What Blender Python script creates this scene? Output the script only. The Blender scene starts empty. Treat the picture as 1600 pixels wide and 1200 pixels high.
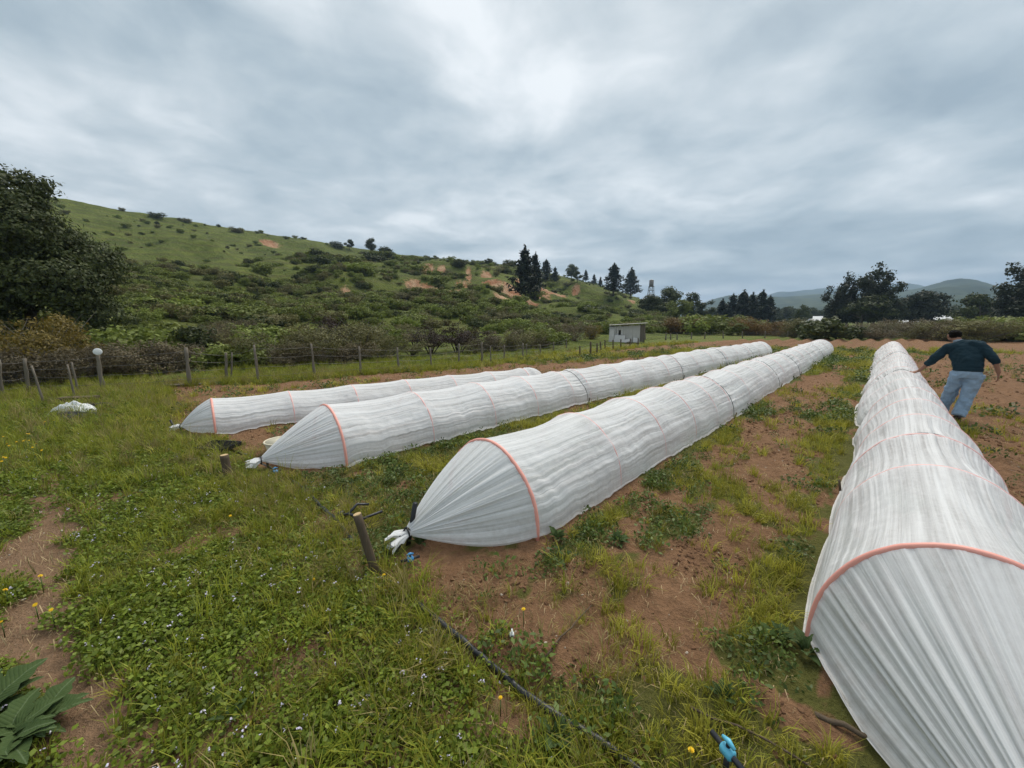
import bpy, bmesh, math, random
import numpy as np
from mathutils import Vector, Matrix
random.seed(7); RNG = np.random.default_rng(7)
SC = bpy.context.scene
COL = SC.collection
R = math.radians

# ------------------------------------------------------------------ camera, sky, sun, exposure
CAM_H = 1.75
PITCH = math.atan(100 / 600)
FPX = 600.0                       # focal length in pixels of the 1600 px wide photograph
cam_d = bpy.data.cameras.new('camera')
cam_d.sensor_width = 36; cam_d.lens = FPX / 1600 * 36
cam_d.clip_start = 0.05; cam_d.clip_end = 12000
cam = bpy.data.objects.new('camera', cam_d); COL.objects.link(cam)
cam.location = (0, 0, CAM_H); cam.rotation_euler = (R(90) - PITCH, 0, 0)
SC.camera = cam
SUN_EL, SUN_AZ = R(58), R(25)     # azimuth measured from +Y towards +X
SKY_STRENGTH = 0.1
world = bpy.data.worlds.new('World'); SC.world = world; world.use_nodes = True
def build_world():
    nt = world.node_tree; nt.nodes.clear()
    def n(t, **k):
        x = nt.nodes.new(t)
        for a, b in k.items(): setattr(x, a, b)
        return x
    def mth(op, a, b=None, clamp=False):
        m = n('ShaderNodeMath', operation=op); m.use_clamp = clamp
        for i, v in enumerate((a, b)):
            if v is None: continue
            if isinstance(v, (int, float)): m.inputs[i].default_value = v
            else: nt.links.new(v, m.inputs[i])
        return m.outputs[0]
    out = n('ShaderNodeOutputWorld'); bg = n('ShaderNodeBackground'); bg.inputs[1].default_value = SKY_STRENGTH
    nt.links.new(bg.outputs[0], out.inputs[0])
    sky = n('ShaderNodeTexSky', sky_type='NISHITA'); sky.sun_disc = False
    sky.sun_elevation = SUN_EL; sky.sun_rotation = SUN_AZ; sky.air_density = 1.0; sky.dust_density = 3.0
    tc = n('ShaderNodeTexCoord'); sp = n('ShaderNodeSeparateXYZ'); nt.links.new(tc.outputs['Generated'], sp.inputs[0])
    z = mth('MAXIMUM', sp.outputs[2], 0.0); zz = mth('ADD', z, 0.16)
    px = mth('DIVIDE', sp.outputs[0], zz); py = mth('DIVIDE', sp.outputs[1], zz)
    cb = n('ShaderNodeCombineXYZ'); nt.links.new(px, cb.inputs[0]); nt.links.new(py, cb.inputs[1]); cb.inputs[2].default_value = 3.7
    def noise(scale, detail, rough, dist, off):
        mp = n('ShaderNodeMapping'); mp.inputs['Location'].default_value = off
        nt.links.new(cb.outputs[0], mp.inputs[0])
        t = n('ShaderNodeTexNoise'); t.inputs['Scale'].default_value = scale; t.inputs['Detail'].default_value = detail
        t.inputs['Roughness'].default_value = rough; t.inputs['Distortion'].default_value = dist
        nt.links.new(mp.outputs[0], t.inputs[0]); return t.outputs[0]
    a = noise(0.55, 3, 0.45, 0.2, (1.2, 0.3, 0)); b = noise(1.7, 6, 0.5, 0.35, (4.0, 2.0, 1)); c = noise(4.5, 6, 0.55, 0.4, (9.0, 5.0, 2))
    v = mth('ADD', mth('ADD', mth('MULTIPLY', a, 0.48), mth('MULTIPLY', b, 0.43)), mth('MULTIPLY', c, 0.15))
    rp = n('ShaderNodeValToRGB'); e = rp.color_ramp.elements
    def col(c, k=1.0): return (c[0] * 10 * k, c[1] * 10 * k, c[2] * 10 * k, 1)
    e[0].position = 0.40; e[0].color = col((.150, .190, .216))
    e[1].position = 0.62; e[1].color = col((.43, .450, .458))
    m = e.new(0.48); m.color = col((.215, .255, .277))
    m = e.new(0.55); m.color = col((.300, .332, .347))
    nt.links.new(v, rp.inputs[0])
    mx = n('ShaderNodeMixRGB'); mx.inputs[0].default_value = 0.93
    nt.links.new(sky.outputs[0], mx.inputs[1]); nt.links.new(rp.outputs[0], mx.inputs[2])
    nt.links.new(mx.outputs[0], bg.inputs[0])
build_world()
sun_d = bpy.data.lights.new('sun', 'SUN'); sun_d.energy = 1.5; sun_d.angle = R(40); sun_d.color = (1.0, 0.94, 0.84)
sun = bpy.data.objects.new('sun', sun_d); COL.objects.link(sun)
sv = Vector((math.sin(SUN_AZ) * math.cos(SUN_EL), math.cos(SUN_AZ) * math.cos(SUN_EL), math.sin(SUN_EL)))
sun.rotation_euler = sv.to_track_quat('Z', 'Y').to_euler(); sun.location = (0, 0, 60)
vs = SC.view_settings
vs.view_transform = 'Standard'; vs.look = 'None'; vs.gamma = 1.0; vs.use_curve_mapping = False; vs.exposure = 1.1
cy = SC.cycles
cy.use_denoising = True; cy.max_bounces = 6; cy.diffuse_bounces = 3; cy.glossy_bounces = 2; cy.transmission_bounces = 4
cy.transparent_max_bounces = 10; cy.volume_bounces = 0; cy.use_adaptive_sampling = True; cy.adaptive_threshold = 0.015
cy.caustics_reflective = False; cy.caustics_refractive = False; cy.sample_clamp_indirect = 4

# ------------------------------------------------------------------ numbers: noise, projection, distance
def hash2(ix, iy, seed):
    ix = np.asarray(ix).astype(np.int64); iy = np.asarray(iy).astype(np.int64)
    n = (ix * 374761393 + iy * 668265263 + seed * 974711) & 0xffffffff
    n = ((n ^ (n >> 13)) * 1274126177) & 0xffffffff
    n = (n ^ (n >> 16)) & 0xffff
    return n / 65535.0
def vnoise(x, y, seed=0):
    x = np.asarray(x, float); y = np.asarray(y, float)
    ix = np.floor(x); iy = np.floor(y); fx = x - ix; fy = y - iy
    fx = fx * fx * (3 - 2 * fx); fy = fy * fy * (3 - 2 * fy)
    a = hash2(ix, iy, seed); b = hash2(ix + 1, iy, seed); c = hash2(ix, iy + 1, seed); d = hash2(ix + 1, iy + 1, seed)
    return (a * (1 - fx) + b * fx) * (1 - fy) + (c * (1 - fx) + d * fx) * fy
def fbm(x, y, seed=0, octv=4, gain=0.5):
    s = 0; a = 1; t = 0
    for i in range(octv):
        s = s + a * vnoise(np.asarray(x) * 2 ** i + 13.7 * i, np.asarray(y) * 2 ** i - 7.1 * i, seed + i); t += a; a *= gain
    return s / t
def sstep(a, b, x):
    t = np.clip((np.asarray(x, float) - a) / (b - a), 0, 1); return t * t * (3 - 2 * t)
cp, spi = math.cos(PITCH), math.sin(PITCH)
def ray(px, py):
    u = (px - 800) / FPX; v = (600 - py) / FPX
    return np.array([u, cp + v * spi, -spi + v * cp])
def P(px, py, z=0.0):
    d = ray(px, py); t = (z - CAM_H) / d[2]
    return np.array([d[0] * t, d[1] * t])
AX = np.array([math.sin(R(43.8)), math.cos(R(43.8))])     # direction of the tunnels
NX = np.array([AX[1], -AX[0]])
def seg_dist(x, y, pts):
    x = np.asarray(x, float); y = np.asarray(y, float)
    best = np.full(x.shape, 1e9); side = np.zeros(x.shape)
    for (ax, ay), (bx, by) in zip(pts[:-1], pts[1:]):
        dx, dy = bx - ax, by - ay; L = dx * dx + dy * dy + 1e-12
        t = np.clip(((x - ax) * dx + (y - ay) * dy) / L, 0, 1)
        d = np.hypot(x - ax - t * dx, y - ay - t * dy)
        m = d < best - 1e-9
        best = np.where(m, d, best); side = np.where(m, np.sign(dx * (y - ay) - dy * (x - ax)), side)
    return best, side
def inside(x, y, poly):
    x = np.asarray(x, float); y = np.asarray(y, float); c = np.zeros(x.shape, bool)
    n = len(poly)
    for i in range(n):
        x1, y1 = poly[i]; x2, y2 = poly[(i + 1) % n]
        k = ((y1 > y) != (y2 > y)) & (x < (x2 - x1) * (y - y1) / (y2 - y1 + 1e-12) + x1)
        c ^= k
    return c

# ------------------------------------------------------------------ objects
def tag(o, label=None, cat=None, group=None, kind=None):
    if label: o['label'] = label
    if cat: o['category'] = cat
    if group: o['group'] = group
    if kind: o['kind'] = kind
    return o
def link(o, parent=None):
    COL.objects.link(o)
    if parent is not None: o.parent = parent
    return o
def thing(name, label, cat, loc=(0, 0, 0), rotz=0.0, group=None):
    o = bpy.data.objects.new(name, None); o.empty_display_size = 0.1; link(o)
    o.location = loc; o.rotation_euler = (0, 0, rotz)
    return tag(o, label, cat, group)
def np_mesh(name, V, F, mats=(), smooth=False, uv=None, attrs=None):
    """V (n,3); F (m,k) array of faces of equal size or list of such arrays"""
    me = bpy.data.meshes.new(name)
    Fs = F if isinstance(F, list) else [F]
    Fs = [np.asarray(f, np.int32) for f in Fs if len(f)]
    V = np.asarray(V, np.float32)
    nl = sum(f.size for f in Fs); nf = sum(len(f) for f in Fs)
    me.vertices.add(len(V)); me.vertices.foreach_set('co', V.ravel())
    me.loops.add(nl); me.polygons.add(nf)
    lv = np.concatenate([f.ravel() for f in Fs])
    tot = np.concatenate([np.full(len(f), f.shape[1], np.int32) for f in Fs])
    st = np.concatenate([[0], np.cumsum(tot)[:-1]]).astype(np.int32)
    me.loops.foreach_set('vertex_index', lv)
    me.polygons.foreach_set('loop_start', st)
    if smooth: me.polygons.foreach_set('use_smooth', np.ones(nf, bool))
    if uv is not None:
        l = me.uv_layers.new(name='UVMap'); l.data.foreach_set('uv', np.asarray(uv, np.float32)[lv].ravel())
    me.update(calc_edges=True)
    for k, a in (attrs or {}).items():
        at = me.attributes.new(k, 'FLOAT', 'POINT'); at.data.foreach_set('value', np.asarray(a, np.float32))
    for m in mats: me.materials.append(m)
    return me
def grid_faces(nr, nc, wrap=False):
    i = np.arange(nr - 1)[:, None]; j = np.arange(nc if wrap else nc - 1)[None, :]
    j2 = (j + 1) % nc
    return np.stack([i * nc + j, i * nc + j2, (i + 1) * nc + j2, (i + 1) * nc + j], -1).reshape(-1, 4)
def obj(name, me, parent=None, loc=None, rot=None, scale=None):
    o = bpy.data.objects.new(name, me); link(o, parent)
    if loc is not None: o.location = loc
    if rot is not None: o.rotation_euler = rot
    if scale is not None: o.scale = (scale,) * 3 if isinstance(scale, (int, float)) else scale
    return o
class MB:
    """collects boxes, tubes and sheets into one mesh"""
    def __init__(s): s.V = []; s.F = []; s.n = 0
    def add(s, V, F):
        V = np.asarray(V, float); s.V.append(V)
        for f in F: s.F.append(tuple(int(i) + s.n for i in f))
        s.n += len(V); return s
    def box(s, c, d, rot=None):
        k = np.array([[x, y, z] for x in (-.5, .5) for y in (-.5, .5) for z in (-.5, .5)]) * np.array(d)
        if rot is not None: k = k @ np.array(rot).T
        return s.add(k + np.array(c), [(0, 1, 3, 2), (4, 6, 7, 5), (0, 4, 5, 1), (2, 3, 7, 6), (0, 2, 6, 4), (1, 5, 7, 3)])
    def tube(s, pts, rad, seg=8, cap=True, ell=None, up=None):
        pts = np.asarray(pts, float); n = len(pts)
        rad = np.broadcast_to(np.asarray(rad, float), (n,)) if np.ndim(rad) < 2 else np.asarray(rad, float)
        T = np.gradient(pts, axis=0); T /= np.linalg.norm(T, axis=1)[:, None] + 1e-12
        u = np.array(up if up is not None else ((0, 0, 1) if abs(T[0][2]) < .9 else (1, 0, 0)), float)
        V = []
        for i in range(n):
            a = np.cross(u, T[i])
            if np.linalg.norm(a) < 1e-6: a = np.cross((1, 0.1, 0), T[i])
            a /= np.linalg.norm(a); b = np.cross(T[i], a)
            if up is None: u = b
            ra, rb = (rad[i], rad[i]) if rad.ndim == 1 else rad[i]
            an = np.arange(seg) / seg * 2 * math.pi
            V.append(pts[i] + np.cos(an)[:, None] * a * ra + np.sin(an)[:, None] * b * rb)
        F = [tuple(f) for f in grid_faces(n, seg, True)]
        if cap: F += [tuple(range(seg))[::-1], tuple(range((n - 1) * seg, n * seg))]
        return s.add(np.concatenate(V), F)
    def mesh(s, name, mat, smooth=False):
        me = bpy.data.meshes.new(name); me.from_pydata(np.concatenate(s.V).tolist(), [], s.F)
        if mat: me.materials.append(mat)
        if smooth: me.polygons.foreach_set('use_smooth', np.ones(len(me.polygons), bool))
        me.update(); return me
    def build(s, name, mat, parent=None, smooth=False, **k):
        return obj(name, s.mesh(name, mat, smooth), parent, **k)
def rotz(a): c, s_ = math.cos(a), math.sin(a); return np.array([[c, -s_, 0], [s_, c, 0], [0, 0, 1]])
def roty(a): c, s_ = math.cos(a), math.sin(a); return np.array([[c, 0, s_], [0, 1, 0], [-s_, 0, c]])
def rotx(a): c, s_ = math.cos(a), math.sin(a); return np.array([[1, 0, 0], [0, c, -s_], [0, s_, c]])

# ------------------------------------------------------------------ materials
class NT:
    def __init__(s, name):
        s.m = bpy.data.materials.new(name); s.m.use_nodes = True; s.t = s.m.node_tree; s.t.nodes.clear()
        s.out = s.t.nodes.new('ShaderNodeOutputMaterial')
    def n(s, typ, ins=None, **k):
        x = s.t.nodes.new(typ)
        for a, b in k.items(): setattr(x, a, b)
        for i, v in (ins or {}).items(): s.set(x.inputs[i], v)
        return x
    def set(s, inp, v):
        if isinstance(v, bpy.types.NodeSocket): s.t.links.new(v, inp)
        elif isinstance(v, bpy.types.Node): s.t.links.new(v.outputs[0], inp)
        elif isinstance(v, (tuple, list)) and len(v) == 3 and len(inp.default_value) == 4: inp.default_value = (*v, 1)
        else: inp.default_value = v
    def math(s, op, a, b=0.0, clamp=False):
        x = s.n('ShaderNodeMath', {0: a, 1: b}, operation=op); x.use_clamp = clamp; return x.outputs[0]
    def mix(s, f, a, b, blend='MIX'):
        return s.n('ShaderNodeMixRGB', {0: f, 1: a, 2: b}, blend_type=blend).outputs[0]
    def noise(s, vec, scale, detail=4, rough=.55, dist=0.0):
        i = {'Scale': scale, 'Detail': detail, 'Roughness': rough, 'Distortion': dist}
        if vec is not None: i['Vector'] = vec
        return s.n('ShaderNodeTexNoise', i).outputs[0]
    def ramp(s, f, stops):
        r = s.n('ShaderNodeValToRGB', {0: f}); e = r.color_ramp.elements
        while len(e) < len(stops): e.new(0.5)
        for el, (p, c) in zip(e, stops):
            el.position = p; el.color = (c, c, c, 1) if isinstance(c, (int, float)) else (*c, 1)
        return r.outputs[0]
    def attr(s, name): return s.n('ShaderNodeAttribute', attribute_name=name).outputs['Fac']
    def pos(s): return s.n('ShaderNodeNewGeometry').outputs['Position']
    def objco(s): return s.n('ShaderNodeTexCoord').outputs['Object']
    def end(s, shader): s.set(s.out.inputs[0], shader); return s.m
    def bsdf(s, col, rough=.8, spec=.3, normal=None, metal=0.0):
        i = {'Base Color': col, 'Roughness': rough, 'Specular IOR Level': spec, 'Metallic': metal}
        if normal is not None: i['Normal'] = normal
        return s.n('ShaderNodeBsdfPrincipled', i)
    def bump(s, h, strength=.5, dist=.01):
        return s.n('ShaderNodeBump', {'Strength': strength, 'Distance': dist, 'Height': h}).outputs[0]
def plain(name, c, rough=.6, spec=.3, var=.25, scale=6, bump=0.0, metal=0.0):
    t = NT(name); co = t.objco()
    f = t.noise(co, scale, 5, .6)
    col = t.mix(f, tuple(x * (1 - var) for x in c), tuple(min(1, x * (1 + var)) for x in c))
    nm = t.bump(t.noise(co, scale * 6, 4), bump, .01) if bump else None
    return t.end(t.bsdf(col, rough, spec, nm, metal))
def leaf(name, c1, c2, trans=.3, rough=.6, objvar=.35, spec=.25):
    t = NT(name)
    g = t.n('ShaderNodeNewGeometry'); oi = t.n('ShaderNodeObjectInfo')
    col = t.mix(g.outputs['Random Per Island'], c1, c2)
    k = t.math('ADD', t.math('MULTIPLY', oi.outputs['Random'], 2 * objvar), 1 - objvar)
    col = t.n('ShaderNodeVectorMath', {0: col, 1: k}, operation='MULTIPLY').outputs[0]
    b = t.bsdf(col, rough, spec)
    tr = t.n('ShaderNodeBsdfTranslucent', {0: col})
    return t.end(t.n('ShaderNodeMixShader', {0: trans, 1: b, 2: tr}))
def wood(name, c1, c2, scale=3.0):
    t = NT(name); co = t.objco()
    mp = t.n('ShaderNodeMapping', {'Vector': co, 'Scale': (14, 14, 1.2)})
    f = t.noise(mp.outputs[0], scale, 6, .65, .6)
    f2 = t.noise(co, 2.0, 3)
    col = t.mix(f, c1, c2); col = t.mix(t.math('MULTIPLY', f2, .5), col, tuple(x * .55 for x in c1))
    return t.end(t.bsdf(col, .85, .2, t.bump(f, .6, .01)))
M = {}
def mat_field():
    t = NT('field_ground'); p = t.pos()
    g, pa, fur = t.attr('grass'), t.attr('path'), t.attr('dry')
    n1 = t.noise(p, 1.3, 5, .6); n2 = t.noise(p, 9, 6, .65); n3 = t.noise(p, 60, 4, .6); n4 = t.noise(p, 25, 5, .7)
    soil = t.mix(n1, (.205, .112, .058), (.345, .198, .110))
    soil = t.mix(t.ramp(n2, [(.35, 0), (.7, 1)]), t.mix(.5, soil, (.105, .056, .031)), soil)
    soil = t.mix(t.math('MULTIPLY', t.ramp(n3, [(.62, 0), (.74, 1)]), .35), soil, (.36, .25, .16))
    soil = t.mix(t.math('MULTIPLY', t.ramp(n4, [(.30, 1), (.45, 0)]), .55), soil, (.070, .038, .022))
    soil = t.mix(t.math('MULTIPLY', t.ramp(n4, [(.56, 0), (.72, 1)]), .45), soil, (.36, .225, .135))
    path = t.mix(n2, (.185, .112, .066), (.32, .205, .125))
    path = t.mix(t.math('MULTIPLY', t.ramp(n3, [(.6, 0), (.7, 1)]), .4), path, (.42, .32, .21))
    soil = t.mix(pa, soil, path)
    gr = t.mix(n2, (.070, .078, .018), (.150, .140, .042))
    far = t.mix(n1, (.085, .115, .024), (.150, .165, .040))
    cd = t.n('ShaderNodeVectorMath', {0: p}, operation='LENGTH').outputs['Value']
    gr = t.mix(t.ramp(t.math('DIVIDE', cd, 40.0), [(.2, 0), (.55, 1)]), gr, far)
    gm = t.math('ADD', g, t.math('MULTIPLY', t.math('SUBTRACT', n2, .5), .8))
    gm = t.ramp(gm, [(.38, 0), (.62, 1)])
    col = t.mix(gm, soil, gr)
    h = t.math('ADD', t.math('MULTIPLY', n2, .6), t.math('ADD', t.math('MULTIPLY', n4, .55), t.math('MULTIPLY', n3, .25)))
    return t.end(t.bsdf(col, .95, .12, t.bump(h, 1.0, .075)))
def mat_hill():
    t = NT('hill_grass'); p = t.pos(); soil_a = t.attr('soil'); scrub = t.attr('scrub')
    n1 = t.noise(p, .035, 5, .6); n2 = t.noise(p, .28, 6, .65); n3 = t.noise(p, 1.6, 5, .65)
    g = t.mix(n1, (.098, .128, .022), (.160, .180, .040))
    g = t.mix(t.ramp(n2, [(.38, 1), (.6, 0)]), g, (.074, .096, .020))
    g = t.mix(t.math('MULTIPLY', t.ramp(n3, [(.5, 0), (.72, 1)]), .6), g, (.150, .145, .052))
    g = t.mix(t.math('MULTIPLY', t.ramp(n3, [(.32, 1), (.46, 0)]), .6), g, (.040, .052, .018))
    sp = t.n('ShaderNodeSeparateXYZ', {0: p})
    w = t.n('ShaderNodeTexNoise', {'Vector': p, 'Scale': .1, 'Detail': 3.0}).outputs[0]
    st = t.math('SINE', t.math('ADD', t.math('MULTIPLY', sp.outputs[2], 3.2), t.math('MULTIPLY', w, 9.0)))
    g = t.mix(t.math('MULTIPLY', t.ramp(st, [(.35, 0), (.95, 1)]), .42), g, (.095, .082, .038))
    g = t.mix(t.math('MULTIPLY', scrub, .25), g, (.045, .058, .018))
    s = t.mix(n3, (.20, .078, .034), (.40, .200, .105))
    s = t.mix(t.ramp(n2, [(.4, 0), (.62, 1)]), s, (.44, .29, .18))
    m = t.ramp(t.math('ADD', soil_a, t.math('MULTIPLY', t.math('SUBTRACT', n3, .5), .9)), [(.42, 0), (.6, 1)])
    col = t.mix(m, g, s)
    h = t.math('ADD', t.math('MULTIPLY', n2, 1.0), t.math('MULTIPLY', n3, .6))
    return t.end(t.bsdf(col, .95, .1, t.bump(h, 1.0, .9)))
def mat_farhill():
    t = NT('far_hill_cover'); p = t.pos()
    n1 = t.noise(p, .005, 8, .7); n2 = t.noise(p, .022, 6, .7)
    c = t.mix(t.ramp(n1, [(.35, 0), (.65, 1)]), (.012, .024, .012), (.085, .100, .040))
    c = t.mix(t.ramp(n2, [(.45, 0), (.65, 1)]), c, (.026, .040, .020))
    return t.end(t.bsdf(c, .95, .05))
def mat_fabric():
    t = NT('fleece_cover'); uv = t.n('ShaderNodeUVMap').outputs[0]
    def str_(sx, sy, sc, det=4, dist=.3):
        mp = t.n('ShaderNodeMapping', {'Vector': uv, 'Scale': (sx, sy, 1)})
        return t.noise(mp.outputs[0], sc, det, .6, dist)
    a = str_(.45, 20, 1.0); b = str_(1.1, 62, 1.0, 3, .2); big = str_(1.0, 2.2, 1.3, 4, .3); c = str_(9, 9, 3.0, 5, 0)
    fib = str_(120, 120, 1.0, 2, 0)
    st = t.math('ADD', t.math('MULTIPLY', a, .7), t.math('MULTIPLY', b, .3))
    thin = t.ramp(st, [(.34, .56), (.48, .34), (.60, .15)])
    thin = t.math('MULTIPLY', thin, t.math('ADD', t.math('MULTIPLY', c, .9), .55))
    thin = t.math('MULTIPLY', thin, t.ramp(big, [(.30, .45), (.70, 1.0)]))
    thin = t.math('MULTIPLY', thin, t.math('ADD', t.math('MULTIPLY', fib, .5), .75))
    col = t.mix(st, (.80, .81, .82), (.90, .905, .91))
    hem = t.attr('hem'); dirt = t.math('MULTIPLY', t.ramp(t.math('ADD', hem, t.math('MULTIPLY', t.math('SUBTRACT', c, .5), .35)), [(.80, 0), (1.0, 1)]), t.ramp(a, [(.35, .15), (.65, .8)]))
    col = t.mix(t.math('MULTIPLY', dirt, .55), col, (.44, .34, .25))
    nm = t.bump(t.math('ADD', t.math('MULTIPLY', st, 1.0), t.math('MULTIPLY', c, .12)), .32, .05)
    d = t.bsdf(col, .75, .25, nm)
    tr = t.n('ShaderNodeBsdfTranslucent', {0: col})
    base = t.n('ShaderNodeMixShader', {0: .22, 1: d, 2: tr})
    tp = t.n('ShaderNodeBsdfTransparent', {0: (1, 1, 1)})
    return t.end(t.n('ShaderNodeMixShader', {0: thin, 1: base, 2: tp}))
M['field'] = mat_field(); M['hill'] = mat_hill(); M['farhill'] = mat_farhill(); M['fabric'] = mat_fabric()
M['hoop'] = plain('salmon_pipe', (.84, .37, .30), .45, .4, .08, 3)
M['hoop_pale'] = plain('fleece_veiled_pipe', (.80, .50, .47), .6, .3, .08, 3)  # colour paled to paint in the look of light through the fleece
M['rope'] = plain('grey_cord', (.10, .10, .11), .8, .2, .3, 20)
M['black'] = plain('black_plastic', (.012, .012, .014), .42, .4, .3, 8)
M['pipe'] = plain('black_pipe', (.020, .022, .028), .38, .5, .4, 5)
M['blue'] = plain('blue_plastic', (.05, .26, .55), .4, .5, .15, 9)
M['ltblue'] = plain('light_blue_plastic', (.12, .48, .66), .4, .5, .15, 9)
M['whiteplas'] = plain('white_plastic', (.74, .75, .74), .5, .4, .08, 6)
M['cream'] = plain('cream_plastic', (.62, .56, .42), .5, .4, .08, 6)
M['post'] = wood('grey_post_wood', (.13, .11, .085), (.30, .26, .21))
M['stake'] = wood('stake_wood', (.07, .052, .036), (.18, .135, .090))
M['cut'] = plain('cut_wood', (.50, .36, .19), .8, .2, .25, 12)
M['shedwood'] = wood('pale_shed_wood', (.48, .46, .43), (.74, .72, .69))
M['shedroof'] = plain('shed_roof_sheet', (.36, .34, .32), .7, .3, .3, 2)
M['wire'] = plain('fence_wire', (.16, .15, .14), .5, .5, .2, 5, metal=.6)
M['bark'] = wood('bark', (.045, .036, .028), (.12, .10, .080))
M['greybark'] = wood('grey_bark', (.10, .088, .074), (.22, .20, .17))
M['clod'] = plain('soil_clod', (.190, .105, .060), .95, .1, .35, 9, .5)
M['stone'] = plain('pale_stone', (.40, .34, .27), .9, .2, .25, 9)
M['straw'] = leaf('dry_straw', (.32, .23, .12), (.46, .36, .20), .2)
M['clover'] = leaf('clover_leaf', (.092, .138, .012), (.205, .255, .032), .3, .5)
M['grassg'] = leaf('green_grass', (.165, .198, .016), (.310, .320, .042), .35, .5)
M['grassy'] = leaf('yellow_grass', (.250, .250, .026), (.400, .365, .060), .35, .5)
M['grassd'] = leaf('dry_grass', (.200, .165, .055), (.34, .275, .115), .3, .6)
M['weed'] = leaf('weed_leaf', (.058, .096, .020), (.120, .165, .036), .25, .5)
M['dock'] = leaf('broad_leaf', (.030, .062, .026), (.062, .104, .042), .2, .45, .1)
def mat_dock():
    t = NT('broad_leaf'); co = t.objco(); sp = t.n('ShaderNodeSeparateXYZ', {0: co})
    n = t.noise(co, 30, 5, .65); v = t.math('ABSOLUTE', t.math('SINE', t.math('ADD', t.math('MULTIPLY', sp.outputs[0], 190.0), t.math('MULTIPLY', t.math('ABSOLUTE', sp.outputs[1]), -120.0))))
    c = t.mix(n, (.034, .066, .018), (.092, .130, .044))
    rib = t.ramp(t.math('ABSOLUTE', sp.outputs[1]), [(.0015, 1), (.004, 0)]); c = t.mix(t.math('MULTIPLY', rib, .7), c, (.16, .21, .11))
    c = t.mix(t.math('MULTIPLY', t.ramp(v, [(.0, 1), (.18, 0)]), .35), c, (.13, .18, .09))
    b = t.bsdf(c, .75, .15, t.bump(t.math('ADD', n, t.math('MULTIPLY', v, .4)), .5, .006)); tr = t.n('ShaderNodeBsdfTranslucent', {0: c})
    return t.end(t.n('ShaderNodeMixShader', {0: .2, 1: b, 2: tr}))
M['dock'] = mat_dock()
M['petalw'] = plain('lilac_petal', (.60, .56, .68), .7, .2, .2, 30)
M['petaly'] = plain('yellow_petal', (.80, .52, .02), .6, .2, .12, 20)
M['stem'] = plain('green_stem', (.10, .14, .04), .7, .2, .2, 20)

# ------------------------------------------------------------------ where things lie on the ground
PIPE = [P(1030, 1215), P(845, 1100), P(765, 1035), P(690, 975), P(640, 930), P(588, 888), P(540, 830), P(480, 770), P(425, 728), P(345, 695), P(275, 662), P(258, 625), P(246, 603)]
STRIP = [P(400, 600), P(600, 584), P(750, 573), P(880, 557)]
LUSH = [np.array(p) for p in PIPE] + [np.array(p) for p in STRIP] + [P(930, 551), P(1040, 539), P(1140, 531.5), P(1600, 529.5), P(1900, 529)]
PATHS = [[P(40, 850), P(118, 862), P(128, 905), P(122, 970), P(50, 985), P(20, 920)], [P(72, 690), P(98, 700), P(90, 780), P(128, 825), P(110, 870), P(40, 905), P(-60, 925), P(-60, 880), P(30, 830), P(60, 780)],
         [P(-40, 960), P(60, 915), P(125, 900), P(112, 945), P(120, 975), P(158, 1030), P(212, 1062), P(216, 1130), P(208, 1230), P(40, 1230), P(70, 1130), P(20, 1050), P(-60, 1040)]]
BAND = [P(830, 566), P(1000, 553), P(1190, 545), P(1400, 551), P(1620, 551)]
TUN = {}    # n, s0, s1, half width of each tunnel
def ns(x, y): return x * NX[0] + y * NX[1], x * AX[0] + y * AX[1]
CN = {'a': -7.75, 'b': -5.13, 'c': -2.44, 'd': .46}
def ground_cover(x, y):
    """grass 0..1, path 0..1, dry 0..1"""
    x = np.asarray(x, float); y = np.asarray(y, float)
    d, sd = seg_dist(x, y, LUSH)
    wob = (fbm(x * 1.5, y * 1.5, 5) - .5) * .5
    left = sstep(-.30, .30, d * sd + wob * np.clip(np.hypot(x, y) / 6, .6, 2))
    n, s = ns(x, y); r = np.hypot(x, y)
    nz = .65 * fbm(n * 3.4, s * .95, 21, 4, .6) + .35 * fbm(x * 4.0, y * 4.0, 25, 3, .6); nf = fbm(x * .7, y * .7, 22, 3)
    base = np.full(x.shape, .20)
    base = np.where((n > -4.9) & (n < -2.6), .54, base)
    base = np.where((n > -2.6) & (n < .6), .41, base)
    base = np.where(n > 1.2, .08 + .18 * sstep(.5, .7, fbm(x * .35, y * .35, 8)), base)
    base = np.where((s > 27.5) & (n > -12), .08, base)
    base = np.where(n < -8.3, .02, base)
    for c in (-5.13, -2.44, .46):
        base = base + .20 * np.exp(-((np.abs(n - c) - .75) / .25) ** 2) * (s > 2) * (s < 27)
    base = base - .20 * np.exp(-((n + 1.05) / .30) ** 2) * (s > 4.5)
    base = base + .20 * sstep(4.6, 2.6, s) * (n > -4.6) * (n < 2) + .25 * sstep(14, 20, s) * (n > -2) * (n < .3)
    bd, _ = seg_dist(x, y, BAND)
    base = base + .75 * np.exp(-(bd / 1.25) ** 2)
    g = sstep(.40, .74, base * .95 + (nz - .5) * 1.25 + (nf - .5) * .55 + .03)
    pth = np.zeros(x.shape)
    for po in PATHS:
        pd, _ = seg_dist(x, y, po + [po[0]]); ins = inside(x, y, po)
        sdv = np.where(ins, pd, -pd) + (fbm(x * 7, y * 7, 31, 3) - .5) * .30 - .005
        pth = np.maximum(pth, sstep(-.02, .07, sdv))
    bare = sstep(.60, .70, fbm(x * 1.7 + 5, y * 1.7, 41)) * left * .75
    lush = left * (1 - pth) * (1 - bare * .8)
    g = np.maximum(g * (1 - left), lush)
    dry = sstep(.9, .1, d) * sstep(.35, .6, fbm(x * 1.2, y * 1.2, 61))
    return g, np.maximum(pth, bare * .5), dry
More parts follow.
